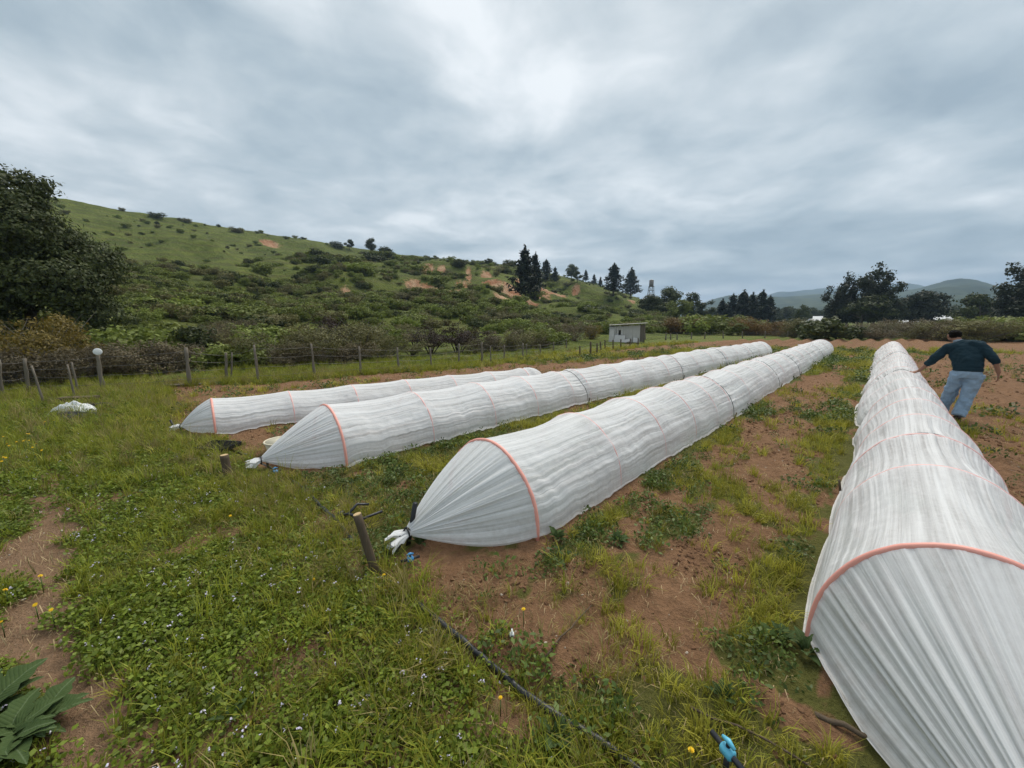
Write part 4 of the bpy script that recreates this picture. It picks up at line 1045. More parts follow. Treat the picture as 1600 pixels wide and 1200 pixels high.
def acc_weed(x, y):
    g, p, dr = ground_cover(x, y); l, d = lushness(x, y)
    return (1 - l) * np.maximum(g * sstep(.50, .36, fbm(x * 1.3 + 7, y * 1.3, 97)) * .9, .03)
def acc_dry(x, y):
    g, p, dr = ground_cover(x, y); l, d = lushness(x, y); return np.clip(dr * .6 + .05 * g, 0, 1) * (1 - p)
def acc_soil(x, y):
    g, p, dr = ground_cover(x, y); l, d = lushness(x, y)
    return (1 - l) * (1 - g) * sstep(.35, .65, fbm(x * 2, y * 2, 99)) 
spread('clover_cover', 'low dark green clover carpeting the bank by the footpath', 'clover', P_CLOVER, [(620, .9, 4.0), (330, 4.0, 7.0), (110, 7, 13)], acc_clover, .75, 1.35, 1, .2, .004, .8)
spread('lawn_grass', 'short green grass among the clover and between the row covers', 'grass', P_GRASS, [(230, .9, 4.5), (150, 4.5, 9), (70, 9, 17)], acc_grass, .45, 1.0, 2, .2, .0, .6)
spread('tall_grass', 'taller seeding grass along the black pipe and the bank', 'grass', P_TALL, [(120, .9, 6), (75, 6, 14.5)], acc_tall, .45, 1.0, 3, .2, .0, .3)
spread('yellow_grass', 'yellow green grass tufts on the bare soil between the row covers', 'grass', P_YEL, [(300, .9, 5), (150, 5, 12), (45, 12, 34)], acc_yel, .55, 1.25, 4, .2, .0, 1.0)
spread('weed_cover', 'dark green weed clumps on the bare soil between the row covers', 'weeds', P_WEED, [(190, .9, 5), (90, 5, 12), (25, 12, 30)], acc_weed, .5, 1.2, 5, .2, .004, 1.0)
spread('dry_grass', 'straw coloured dry grass along the edge of the bank', 'grass', P_DRY, [(200, .9, 6), (90, 6, 12)], acc_dry, .5, 1.1, 6, .3)
spread('small_flowers', 'tiny lilac white flowers dotted through the clover', 'flowers', P_FLOW, [(95, .9, 5), (30, 5, 9)], acc_clover, .5, 1.15, 7, .3)
spread('soil_clods', 'crumbled red brown clods lying on the bare soil', 'soil clods', P_CLOD, [(900, .9, 4.5), (320, 4.5, 10), (30, 10, 24)], acc_soil, .005, .024, 8, .5, .001, .9)
P_STRAW = [tuft(rg, 3, .045, .0016, 2.6, .05, M['straw'], 2.3) for i in range(4)]
spread('straw_bits', 'bits of straw and dead stalks littering the soil and footpath', 'straw', P_STRAW, [(170, .9, 5), (60, 5, 11)], lambda x, y: (1 - lushness(x, y)[0]) * .55 + ground_cover(x, y)[1] * .8, .6, 1.6, 19, .1)
spread('pale_pebbles', 'small pale pebbles and chips on the soil and footpath', 'pebbles', P_STONE, [(26, .9, 6), (8, 6, 14)], lambda x, y: (1 - ground_cover(x, y)[0]), .005, .014, 9, .5, .002, .8)
spread('fence_grass', 'rank grass along the foot of the fence and over the meadow', 'grass', P_TALL, [(9, 13, 24)], lambda x, y: (np.abs(np.hypot(x, y) - fence_r(np.degrees(np.arctan2(x, y)))) < 1.5) * .6 * (np.degrees(np.arctan2(x, y)) < 12) + .08, .7, 1.5, 10, .2)

# ------------------------------------------------------------------ fences
def fence(name, label, posts, wires, r=.036, top_cut=False, m='post'):
    b0 = P(posts[0][0], posts[0][1]); root = thing(name, label, 'fence', (b0[0], b0[1], SZ(b0)))
    o3 = np.array(root.location); tops = []
    rng = np.random.default_rng(abs(int(posts[0][0])) + 5)
    for px, py, tx, ty, *rest in posts:
        b = P(px, py); z = SZ(b); rr = (rest[0] if rest else 1) * r
        d = ray(tx, ty); t = b[1] / d[1]; e = np.array([d[0] * t, d[1] * t, CAM_H + d[2] * t])
        e[2] = max(e[2], z + .55)
        b3 = np.array([b[0], b[1], z]); q = np.linspace(0, 1, 6)[:, None]
        pts = b3 + (e - b3) * q + rng.normal(0, .004, (6, 3)) * np.array([1, 1, 0]); pts[0] -= (pts[1] - pts[0])
        MB().tube(pts - o3, rr * (1.1 - .25 * q[:, 0]) * (1 + .10 * rng.normal(0, 1, 6)), 7).build('post', M[m], root, True)
        if not rest or rest[0] >= .8: tops.append((b3, e))
    for k in range(wires):
        f = .18 + .72 * k / max(1, wires - 1)
        pts = []
        for (b1, e1), (b2, e2) in zip(tops[:-1], tops[1:]):
            a = b1 + (e1 - b1) * f; c = b2 + (e2 - b2) * f
            for s_ in np.linspace(0, 1, 5)[:-1]: pts.append(a + (c - a) * s_ - np.array([0, 0, .03 * math.sin(math.pi * s_)]))
        b1, e1 = tops[-1]; pts.append(b1 + (e1 - b1) * f)
        MB().tube(np.array(pts) - o3, .0042, 4, cap=False).build('wire', M['wire'], root, True)
    return root
fence('wire_fence', 'wire fence on weathered wooden posts between the bare soil and the thorn thicket',
      [(-40, 628, -52, 566), (4, 622, -2, 562), (46, 616, 38, 560), (122, 612, 112, 566, .6), (161, 611, 152, 552, 1.2), (297, 602, 290, 543, 1.2), (354, 594, 353, 551), (362, 593, 362, 551, .7), (404, 597, 397, 539), (492, 589, 486, 537), (564, 584, 561, 541),
       (623, 577, 620, 543), (674, 574, 672, 543), (717, 568, 717, 537), (753, 566, 753, 534), (767, 565, 766, 541, .7), (788, 563, 788, 539), (817, 559, 817, 536), (823, 558, 823, 537, .7), (844, 556, 844, 538), (865, 551, 865, 538), (885, 546, 885, 536)], 4)
fence('pen_fence', 'thin dark posts and wire around the grass slope in front of the shed', [(906, 557, 906, 542), (923, 556, 923, 534, 1.2), (933, 553, 933, 536), (939, 550, 938, 534), (946, 548, 945, 531), (958, 546, 958, 531), (970, 545, 970, 530), (984, 544, 985, 529), (997, 542, 997, 528)], 4, .04, m='stake')
fence('field_fence', 'wire fence on grey posts across the far end of the ploughed field', [(1008, 532, 1008, 520), (1040, 531.5, 1041, 520, 1.2), (1048, 531, 1048, 521), (1058, 531, 1058, 521), (1080, 530, 1081, 519), (1101, 529.5, 1102, 519), (1130, 529, 1130, 518), (1160, 528.5, 1160, 518), (1195, 528, 1196, 517), (1230, 528, 1231, 517), (1266, 528, 1267, 513), (1293, 527.5, 1295, 513), (1325, 527, 1326, 515), (1354, 527, 1356, 511, 1.2), (1388, 526.5, 1390, 514), (1423, 526, 1425, 510, 1.2), (1463, 525, 1466, 503, 1.2), (1497, 524, 1500, 511)], 4, .05)
fence('hedge_fence', 'close set grey posts in front of the green hedge', [(1536, 523, 1538, 509), (1546, 523, 1548, 511), (1553, 523, 1555, 510), (1562, 523, 1564, 511), (1573, 523, 1576, 509), (1587, 523, 1590, 511), (1600, 523, 1603, 510), (1616, 523, 1620, 509)], 3, .075)
def thin_stake(px, py, tx, ty, label):
    b = P(px, py); d = ray(tx, ty); t = b[1] / d[1]; e = np.array([d[0] * t, b[1], CAM_H + d[2] * t]); b3 = np.array([b[0], b[1], GZ(b) - .1])
    q = np.linspace(0, 1, 5)[:, None]
    o = MB().tube((e - b3) * q + np.array([[0, 0, 0], [.004, 0, 0], [-.005, .004, 0], [.006, 0, 0], [0, 0, 0]]), .020 * (1.1 - .3 * q[:, 0]), 7).build('thin_stake', M['post'], None, True, loc=tuple(b3))
    tag(o, label, 'stake')
thin_stake(70, 633, 49, 571, 'thin pale stake leaning over beside the black plastic heap')
thin_stake(117, 622, 105, 569, 'thin stake standing at the dark plank near the black plastic heap')
def disc():
    b = P(161, 611); d = ray(152.5, 549.5); t = (b[1] - .08) / d[1]; c = np.array([d[0] * t, d[1] * t, CAM_H + d[2] * t]); an = np.linspace(0, 2 * math.pi, 28, endpoint=False)
    nrm = -c / np.linalg.norm(c); nrm[2] = .1; nrm /= np.linalg.norm(nrm); a = np.cross((0, 0, 1), nrm); a /= np.linalg.norm(a); u = np.cross(nrm, a)
    rows = []
    for rr, dd in ((.0, .014), (.070, .014), (.080, .008), (.082, .0), (.080, -.008), (.0, -.010)):
        rows.append(nrm * dd + np.outer(np.cos(an) * max(rr, .001), a) + np.outer(np.sin(an) * max(rr, .001), u))
    o = obj('round_disc', np_mesh('round_disc', np.concatenate(rows), grid_faces(6, 28, True), [M['whiteplas']], True), None, loc=tuple(c))
    tag(o, 'round white disc fixed on top of a fence post', 'disc')
disc()

# ------------------------------------------------------------------ shed, tower, houses
def shed():
    b = P(975, 536); z = SZ(b); root = thing('garden_shed', 'whitewashed plank shed with a sloping roof beside the thorn shrubs', 'shed', (b[0], b[1], z), -math.atan2(b[0], b[1]) * .9)
    W = 2.25; rng = np.random.default_rng(4)
    def top(x): return 1.16 + .15 * (x + W / 2) / W
    n = 13; pw = W / n
    for i in range(n):
        x = -W / 2 + pw * (i + .5); h = top(x)
        if 4 <= i <= 4: MB().box((x, 0, h - .16), (pw - .012, .022, .32)).build('plank', M['shedwood'], root); continue
        MB().box((x + rng.normal(0, .004), rng.normal(0, .006), h / 2 - .05), (pw - rng.uniform(.008, .02), .022, h + rng.normal(0, .02))).build('plank', M['shedwood'], root)
    for sx in (-1, 1):
        for j in range(8):
            y = .10 + j * .2; x = sx * W / 2
            MB().box((x, y, top(x) / 2 - .05), (.022, .185, top(x))).build('side_plank', M['shedwood'], root)
    for j in range(10): MB().box((-W / 2 + (j + .5) * W / 10, 1.72, .58), (W / 10 - .012, .022, 1.25)).build('back_plank', M['shedwood'], root)
    MB().box((0, .85, .0), (W - .05, 1.65, .06)).build('floor_board', M['stake'], root)
    ang = math.atan2(.16, W)
    for j in range(5):
        MB().box((.12 + (-W / 2 - .15 + (j + .5) * (W + .55) / 5), .75, 1.26 + .15 * ((j + .5) / 5) * 1.1), ((W + .55) / 5 + .03, 2.1, .025), roty(-ang)).build('roof_sheet', M['shedroof'], root)
    MB().tube([(W / 2 + .32, -.1, -.1), (W / 2 + .33, -.1, 1.34)], .04, 7).build('porch_post', M['post'], root, True)
    MB().tube([(W / 2 + .32, 1.3, -.1), (W / 2 + .33, 1.3, 1.34)], .04, 7).build('porch_post', M['post'], root, True)
    MB().box((W / 2 + .18, .6, .64), (.30, 1.0, 1.28)).build('porch_shade_board', M['post'], root)
    for (x, y, w, h, a, t) in [(-.35, -.30, .8, .62, 62, 5), (.10, -.42, .7, .30, 40, -18), (-.95, -.20, .35, 1.05, 78, 4), (.85, -.25, .42, .40, 55, 6)]:
        o = MB().box((0, 0, 0), (w, .03, h), rotx(R(a - 90)) @ roty(R(t))).build('leaning_board', M['shedwood'], None)
        o.location = root.matrix_basis @ Vector((x, y, h * .42 * math.sin(R(a)))); o.rotation_euler = root.rotation_euler
        tag(o, {0: 'wide pale board leaning on the shed front by its door gap', 1: 'low pale board lying askew before the shed', 2: 'tall narrow board propped on the end of the shed', 3: 'short pale board leaning beside the shed porch'}[[-.35, .10, -.95, .85].index(x)], 'board', 'boards leaning on the shed')
shed()
def tower():
    b = at(1014, 165); root = thing('water_tower', 'steel lattice water tower rising behind the dark trees on the ridge', 'water tower', tuple(b)); H = px_h(1014, 437, b); ht = H - 2.6
    for sx in (-1, 1):
        for sy in (-1, 1): MB().tube([(sx * 1.3, sy * 1.3, -.5), (sx * .75, sy * .75, ht)], .09, 6).build('leg', M['wire'], root)
    for k in range(5):
        z0, z1 = ht * k / 5, ht * (k + 1) / 5; w0 = 1.3 - .55 * k / 5; w1 = 1.3 - .55 * (k + 1) / 5
        for (ax, ay, bx, by) in ((-1, -1, 1, -1), (1, -1, 1, 1), (1, 1, -1, 1), (-1, 1, -1, -1)):
            MB().tube([(ax * w0, ay * w0, z0), (bx * w1, by * w1, z1)], .06, 4).build('brace', M['wire'], root)
            MB().tube([(ax * w1, ay * w1, z1), (bx * w1, by * w1, z1)], .06, 4).build('strut', M['wire'], root)
    MB().tube([(0, 0, ht), (0, 0, ht + .1), (0, 0, ht + 2.2)], [.82, .86, .86], 18).build('tank', M['wire'], root, True)
    MB().tube([(0, 0, ht + 2.19), (0, 0, ht + 2.3), (0, 0, ht + 2.6)], [.9, .88, .2], 18).build('lid', M['wire'], [c for c in root.children if c.name.startswith('tank')][0], True)
    MB().box((0, 0, ht - .1), (1.9, 1.9, .12)).build('platform', M['wire'], root)
tower()
M['housewall'] = plain('house_wall', (.52, .49, .44), .9, .2, .12, .6)
M['whiteroof'] = plain('white_roof', (.50, .51, .52), .6, .3, .08, .4)
M['pane'] = plain('dark_pane', (.03, .035, .04), .15, .5, .1, 3)
def house(px, ds, top, wpx, label, rz=0.0):
    b = at(px, ds); b[2] = 0; H = px_h(px, top, b); W = wpx * ds / FPX * .8; D = 6.0
    root = thing('low_house', label, 'house', tuple(b), -math.atan2(b[0], b[1]) + rz, 'houses in the valley')
    hw = H * .62
    MB().box((0, 0, hw / 2 - .2), (W, D, hw + .4)).build('wall', M['housewall'], root)
    V = [(-W / 2 - .3, -D / 2 - .4, hw - .1), (W / 2 + .3, -D / 2 - .4, hw - .1), (W / 2 + .3, 0, H), (-W / 2 - .3, 0, H), (-W / 2 - .3, D / 2 + .4, hw - .1), (W / 2 + .3, D / 2 + .4, hw - .1)]
    V2 = [(x, y, z - .18) for x, y, z in V]
    MB().add(V + V2, [(0, 1, 2, 3), (3, 2, 5, 4), (6, 9, 8, 7), (9, 10, 11, 8), (0, 6, 7, 1), (4, 5, 11, 10), (0, 3, 9, 6), (3, 4, 10, 9), (1, 7, 8, 2), (2, 8, 11, 5)]).build('roof', M['whiteroof'], root)
    n = max(2, int(W / 3))
    for i in range(n):
        x = -W / 2 + W * (i + .5) / n
        w = MB().box((x, -D / 2 - .03, hw * .55), (1.1, .08, 1.1)).build('window', M['pane'], root)
        MB().box((x, -D / 2 - .05, hw * .55 - .6), (1.4, .16, .10)).build('sill', M['whiteroof'], w)
for a in [(1262, 150, 498, 27, 'white roofed low building in the gap beside the tall gum clump'), (1402, 175, 492, 20, 'low pale house between the gum clump and the two crowned tree'), (1414, 140, 500, 24, 'low white building just past the gum clump, in front of the pale house'),
          (1462, 185, 493, 16, 'white building past the two crowned tree'), (1482, 190, 494, 14, 'small white building nearer the dome shaped tree'), (1276, 210, 494, 10, 'tiny pale building behind the white roofed one')]: house(*a)
def far_wood():
    rng = np.random.default_rng(12); n = 420; pts = []
    az = rng.uniform(24, 62, n); r = rng.uniform(230, 620, n)
    x = r * np.sin(np.radians(az)); y = r * np.cos(np.radians(az))
    protos = []
    for nm in ('broad0', 'broad1', 'broad2'):
        k = KINDS[nm].crown
        m = k.copy(); m.materials.clear(); m.materials.append(M['lf_dark']); protos.append(m)
    scatter('far_wood', 'dark belt of far trees across the valley below the hills', 'wood', protos, np.stack([x, y, np.full(n, -1.0)], -1), np.stack([np.zeros(n), np.zeros(n), rng.random(n) * 6.28], -1), rng.uniform(5, 10, n), rng.integers(0, 3, n))
far_wood()
def hill_brush():
    rng = np.random.default_rng(14); n = 15000
    a = rng.uniform(-64, 23, n); q = rng.random(n) ** 1.1; r0 = hill_r0(a); r = r0 - 5 + (hill_R(a) - r0 + 4) * q
    x = r * np.sin(np.radians(a)); y = r * np.cos(np.radians(a)); den = fbm(x * .03, y * .03, 81, 4); f2 = fbm(x * .12, y * .12, 85, 3)
    dd = den + 1.2 * (f2 - .5) + .08 * (a > 0)
    k = (dd > .66 - .02 * (q < .25) + .09 * q + rng.normal(0, .05, n)) | (rng.random(n) < .05)
    k &= soil_mask(x, y) < .25; x, y, q = x[k], y[k], q[k]; n = len(x)
    protos = []
    for nm, mm in (('shrub0', 'lf_green'), ('shrub1', 'lf_dark'), ('shrub2', 'lf_olive'), ('shrub3', 'lf_bright'), ('shrub4', 'lf_green')):
        m = KINDS[nm].crown.copy(); m.materials.clear(); m.materials.append(M[mm]); protos.append(m)
    z = surf_z(x, y) - .15
    scatter('hill_brush', 'low mottled brush covering folds of the green hillside', 'brush', protos, np.stack([x, y, z], -1), np.stack([np.zeros(n), np.zeros(n), rng.random(n) * 6.28], -1), rng.uniform(.35, 1.2, n), rng.choice(5, n, p=[.27, .16, .26, .16, .15]))
hill_brush()

# ------------------------------------------------------------------ small things on the ground
def log_post(px, py, tx, ty, r, label):
    b = P(px, py); d = ray(tx, ty); t = b[1] / d[1]; e = np.array([d[0] * t, b[1], CAM_H + d[2] * t]); z = GZ(b)
    root = thing('cut_stake', label, 'stake', (b[0], b[1], z)); e3 = e - np.array([b[0], b[1], z]); q = np.linspace(-.15, 1, 9)[:, None]
    rng = np.random.default_rng(int(px)); rr = r * (1 + rng.normal(0, .03, 9))
    MB().tube(e3 * q, rr, 14, cap=True).build('bark_shaft', M['stake'], root, True)
    MB().tube([e3 * .995, e3 * 1.012], [rr[-1] * .9, rr[-1] * .86], 14).build('cut_face', M['cut'], root)
log_post(357, 745, 350, 711, .042, 'short sawn wooden stake with a pale cut top beside the seed tray')
log_post(586, 893, 558, 804, .029, 'leaning weathered stake beside the gathered end of a row cover')
def pipe():
    pts = []
    pl = np.array(PIPE[:10]); seg = np.linalg.norm(np.diff(pl, axis=0), axis=1); cs = np.concatenate([[0], np.cumsum(seg)])
    s_ = np.linspace(0, cs[-1], 130); x = np.interp(s_, cs, pl[:, 0]); y = np.interp(s_, cs, pl[:, 1])
    for _ in range(6): x[1:-1] = (x[:-2] + 2 * x[1:-1] + x[2:]) / 4; y[1:-1] = (y[:-2] + 2 * y[1:-1] + y[2:]) / 4
    z = ground_z(x, y) + .008 + .016 * np.sin(s_ * 2.1 + .6)
    o = MB().tube(np.stack([x, y, z], -1) - np.array([x[0], y[0], z[0]]), .0165, 9).build('irrigation_pipe', M['pipe'], None, True, loc=(x[0], y[0], z[0]))
    tag(o, 'black irrigation pipe lying along the edge of the grass bank', 'pipe')
pipe()
def valve(px, py, col, label, s=1.0, rz=0.0, riser=.0):
    b = P(px, py, .05 + riser); z = GZ(b); root = thing('pipe_valve', label, 'valve', (b[0], b[1], z), rz, None)
    h = .05 + riser
    MB().tube([(-.09 * s, 0, h), (.09 * s, 0, h)], .014 * s, 9).build('pipe_stub', M['pipe'], root, True)
    if riser: MB().tube([(0, 0, -.08), (0, 0, h)], .013 * s, 9).build('riser', M['pipe'], root, True)
    bd = MB().tube([(-.03 * s, 0, h), (-.022 * s, 0, h), (.022 * s, 0, h), (.03 * s, 0, h)], [.018 * s, .027 * s, .027 * s, .018 * s], 12).build('body', M[col], root, True)
    MB().tube([(0, 0, h + .01), (0, 0, h + .045 * s)], .010 * s, 8).build('spindle', M['black'], bd, True)
    MB().tube([(-.032 * s, 0, h + .046 * s), (0, 0, h + .055 * s), (.032 * s, 0, h + .046 * s)], [.008 * s, .013 * s, .008 * s], 8).build('handle', M[col], bd, True)
valve(641, 873, 'blue', 'blue valve on the ground under the row cover tied to the black stake', .75, .5)
valve(430, 735, 'blue', 'blue valve at the tied end of the row cover with the cream tub', .8, 1.0)
valve(800, 988, 'whiteplas', 'white valve in the grass next to the black pipe', .45, 1.6)
valve(1138, 1165, 'ltblue', 'light blue valve standing on a short black riser in the grass', .85, 1.9, .07)
def elbows():
    b = P(552, 806, .06); root = thing('pipe_fitting', 'black pipe fitting with bent arms behind the leaning stake', 'pipe', (b[0], b[1], GZ(b)))
    MB().tube([(-.18, .10, .02), (-.05, .02, .08), (.10, -.02, .06), (.24, .05, .09)], .012, 8).build('arm', M['pipe'], root, True)
    MB().tube([(-.05, .02, .08), (-.02, .14, .11), (.08, .16, .10)], .012, 8).build('arm', M['pipe'], root, True)
    MB().tube([(-.19, .08, .03), (-.13, .12, .04)], .024, 10).build('coupling', M['black'], root, True)
elbows()
def tray():
    b = P(341, 700, .03); root = thing('seed_tray', 'black plastic seed tray lying on the grass by the sawn stake', 'tray', (b[0], b[1], GZ(b) + .10), -.25); root.rotation_euler = (R(4), R(-3), -.30)
    W, D, h = .52, .28, .05
    MB().box((0, 0, -h), (W - .02, D - .02, .005)).build('base', M['black'], root)
    for (c, d) in (((0, -D / 2, -h / 2), (W, .008, h)), ((0, D / 2, -h / 2), (W, .008, h)), ((-W / 2, 0, -h / 2), (.008, D - .008, h)), ((W / 2, 0, -h / 2), (.008, D - .008, h))): MB().box(c, d).build('side', M['black'], root)
    for i in range(1, 10): MB().box((-W / 2 + i * W / 10, 0, -h / 2 - .002), (.007, D - .01, h)).build('divider', M['black'], root)
    for j in range(1, 5): MB().box((0, -D / 2 + j * D / 5, -h / 2 - .006), (W - .01, .006, h - .01)).build('cross_divider', M['black'], root)
tray()
def tub(px, py, r, h, mat, name, label, cat):
    b = P(px, py); root = thing(name, label, cat, (b[0], b[1], GZ(b)))
    MB().tube([(0, 0, 0), (0, 0, .005), (0, 0, h), (0, 0, h + .004), (0, 0, h - .005), (0, 0, .02)], [r * .8, r * .82, r, r * .97, r * .95, r * .78], 28).build('body', M[mat], root, True)
    an = np.linspace(0, 2 * math.pi, 33); MB().tube(np.stack([np.cos(an) * r * 1.01, np.sin(an) * r * 1.01, np.full(33, h)], -1), .011, 7, cap=False).build('rim', M[mat], root, True)
tub(442, 706, .20, .16, 'cream', 'cream_tub', 'cream plastic tub half hidden behind the tied end of a row cover', 'tub')
tub(1253, 551, .22, .42, 'whiteplas', 'white_bucket', 'white bucket standing on the grass between two row cover ends', 'bucket')
def plank_obj(px, py, L, w, rz, label, m='post', th=.03, tilt=0):
    b = P(px, py); o = MB().box((0, 0, 0), (L, w, th)).build('plank', M[m], None, loc=(b[0], b[1], SZ(b) + th / 2 + .02), rot=(0, R(tilt), rz)); tag(o, label, 'plank')
plank_obj(272, 603, 1.2, .14, .35, 'pale plank lying along the soil edge by the weathered post'); plank_obj(292, 600, 1.5, .12, .5, 'long plank lying across the foot of the weathered post', tilt=1); plank_obj(328, 597, .8, .16, .2, 'short grey plank on the grass by the pair of dark posts')
plank_obj(124, 630, .62, .22, .25, 'dark plank lying by a thin stake in the long grass', 'stake', .10); plank_obj(92, 640, .9, .05, .3, 'thin dark batten beside the black plastic heap', 'stake', .03)
def heap(px, py, W, D, h, mat, name, label, cat, seed, rz):
    b = P(px, py); n = 34; u = np.linspace(-1, 1, n); X, Y = np.meshgrid(u, u); r = np.sqrt(X * X + Y * Y)
    nz = fbm(X * 2.2 + 5, Y * 2.2, seed, 4, .55); rim = 1 + .35 * (fbm(np.cos(np.arctan2(Y, X)) * 1.5 + 3, np.sin(np.arctan2(Y, X)) * 1.5, seed + 3) - .5)
    e = np.clip(1 - (r / rim) ** 3, 0, 1); Z = h * e * (.25 + 1.3 * nz) - .02
    V = np.stack([X * W / 2, Y * D / 2, Z], -1).reshape(-1, 3); F = grid_faces(n, n); keep = (Z.ravel()[F].max(1) > -.012)
    o = obj(name, np_mesh(name, V, F[keep], [M[mat]], True), None, loc=(b[0], b[1], GZ(b) + .01), rot=(0, 0, rz)); tag(o, label, cat)
heap(108, 653, 1.15, .6, .10, 'black', 'plastic_heap', 'crumpled black plastic heap in the long grass', 'plastic', 5, .2)
heap(140, 638, 1.1, .35, .12, 'black', 'plastic_roll', 'black plastic strip lying behind the white sack', 'plastic', 8, .25)
heap(117, 646, .80, .30, .20, 'whiteplas', 'white_sack', 'white sack lying on the black plastic', 'sack', 9, .2)
heap(273, 636, .35, .22, .10, 'black', 'plastic_scrap', 'black scrap on the soil beyond the end of the low row cover', 'scrap', 15, .2)
def twig(px, py, L, r, rz, label, m='stake'):
    b = P(px, py); rng = np.random.default_rng(int(px)); q = np.linspace(-.5, .5, 7); pts = np.stack([q * L, rng.normal(0, .012, 7), .02 + rng.normal(0, .006, 7)], -1)
    o = MB().tube(pts, r * (1 - .4 * (q + .5)), 7).build('twig', M[m], None, True, loc=(b[0], b[1], GZ(b)), rot=(0, 0, rz)); tag(o, label, 'twig')
twig(1342, 1148, .30, .014, -.5, 'weathered broken branch beside the nearest row cover hem'); twig(1190, 1165, .55, .006, -.6, 'thin dry stalk near the light blue valve'); twig(890, 985, .5, .005, .9, 'thin dry twig on the grass by the bare soil')
# parts of the tied ends
def stake_on(rt, px, py, tx, ty, r, m='black'):
    root, dirn, side, o3 = rt; b = P(px, py); d = ray(tx, ty); t = b[1] / d[1]; e = np.array([d[0] * t, b[1], CAM_H + d[2] * t]); b3 = np.array([b[0], b[1], GZ(b) - .12])
    MB().tube(np.array([b3, (b3 + e) / 2, e]) - o3, r, 8).build('anchor_stake', M[m], root, True)
def line_on(rt, a, b, r=.006, m='black'):
    root, dirn, side, o3 = rt; MB().tube(np.array([a, (np.array(a) + b) / 2 - (0, 0, .01), b]) - o3, r, 6).build('guy_line', M[m], root, True)
stake_on(r3, 633, 850, 649, 786, .019); g3 = P(612, 868); line_on(r3, T3.G, (g3[0], g3[1], GZ(g3) - .02), .008); g3 = P(606, 858); line_on(r3, T3.G + (0, 0, .06), (g3[0], g3[1], GZ(g3) - .02), .006)
g2 = P(380, 738); line_on(r2, T2.G, (g2[0], g2[1], GZ(g2) - .02), .007); stake_on(r2, 420, 728, 416, 714, .014, 'stake'); stake_on(r1, 275, 668, 266, 656, .016)
def dock_leaf(rng, L, W):
    n = 11; q = np.linspace(0, 1, n); prof = np.sin(np.pi * np.clip(q, 0, 1) ** .75) ** .7 * (1 - .25 * q) + .02
    rows = []
    for i in range(n):
        w = W * prof[i] * (1 + .22 * math.sin(i * 2.1 + rng.random())); x = L * q[i]; z = L * (.42 * q[i] - .52 * q[i] ** 2)
        for j, c in enumerate((-1, -.5, 0, .5, 1)): rows.append((x, c * w, z + abs(c) * .16 * w * 2 + .05 * w * math.sin(i * 1.7 + j)))
    return np_mesh('leaf', np.array(rows), grid_faces(n, 5), [M['dock']], True)
DOCK = [dock_leaf(np.random.default_rng(i), .24, .045 + .012 * i) for i in range(4)]
def rosette(px, py, n, scale, label, seed, flat=.35, name='broadleaf_plant'):
    b = P(px, py); rng = np.random.default_rng(seed); root = thing(name, label, 'plant', (b[0], b[1], GZ(b)))
    for i in range(n):
        a = i * 2.4 + rng.normal(0, .2); s_ = scale * rng.uniform(.6, 1.15)
        o = obj('leaf', DOCK[i % 4], root, loc=(.02 * math.cos(a), .02 * math.sin(a), .01 + .05 * scale * i / n), rot=(rng.normal(0, .15), -flat * rng.uniform(.2, 1.5), a), scale=s_)
rosette(8, 1172, 17, .78, 'large leafy rosette spreading onto the footpath', 1); rosette(48, 1150, 13, .70, 'leafy rosette on the footpath with its longest leaf pointing along the path', 2); rosette(-25, 1135, 12, .8, 'leafy rosette rooted away from the footpath edge', 3)
for i, (px, py, n, sc, fl, lab) in enumerate([(872, 842, 16, .36, .9, 'leafy weed growing against the first hoop of the row cover by the black stake'), (1222, 1000, 14, .36, .8, 'broad leaved weed beside the hem of the nearest row cover'), (1258, 1025, 12, .36, .9, 'broad leaved weed tucked under the nearest row cover hem'),
        (868, 1150, 9, .36, 1.2, 'upright broad leaved weed over the black pipe'), (655, 850, 14, .36, 1.2, 'bushy weed under the gathered end tied to the black stake'), (360, 1128, 6, .26, .5, 'single pale leaved seedling in the clover'), (1130, 1095, 10, .3, 1.0, 'small leafy weed near the light blue valve'), (965, 850, 14, .32, .7, 'low leafy weed on the soil between the row covers')]): rosette(px, py, n, sc, lab, 20 + i, fl, 'broadleaf_weed')
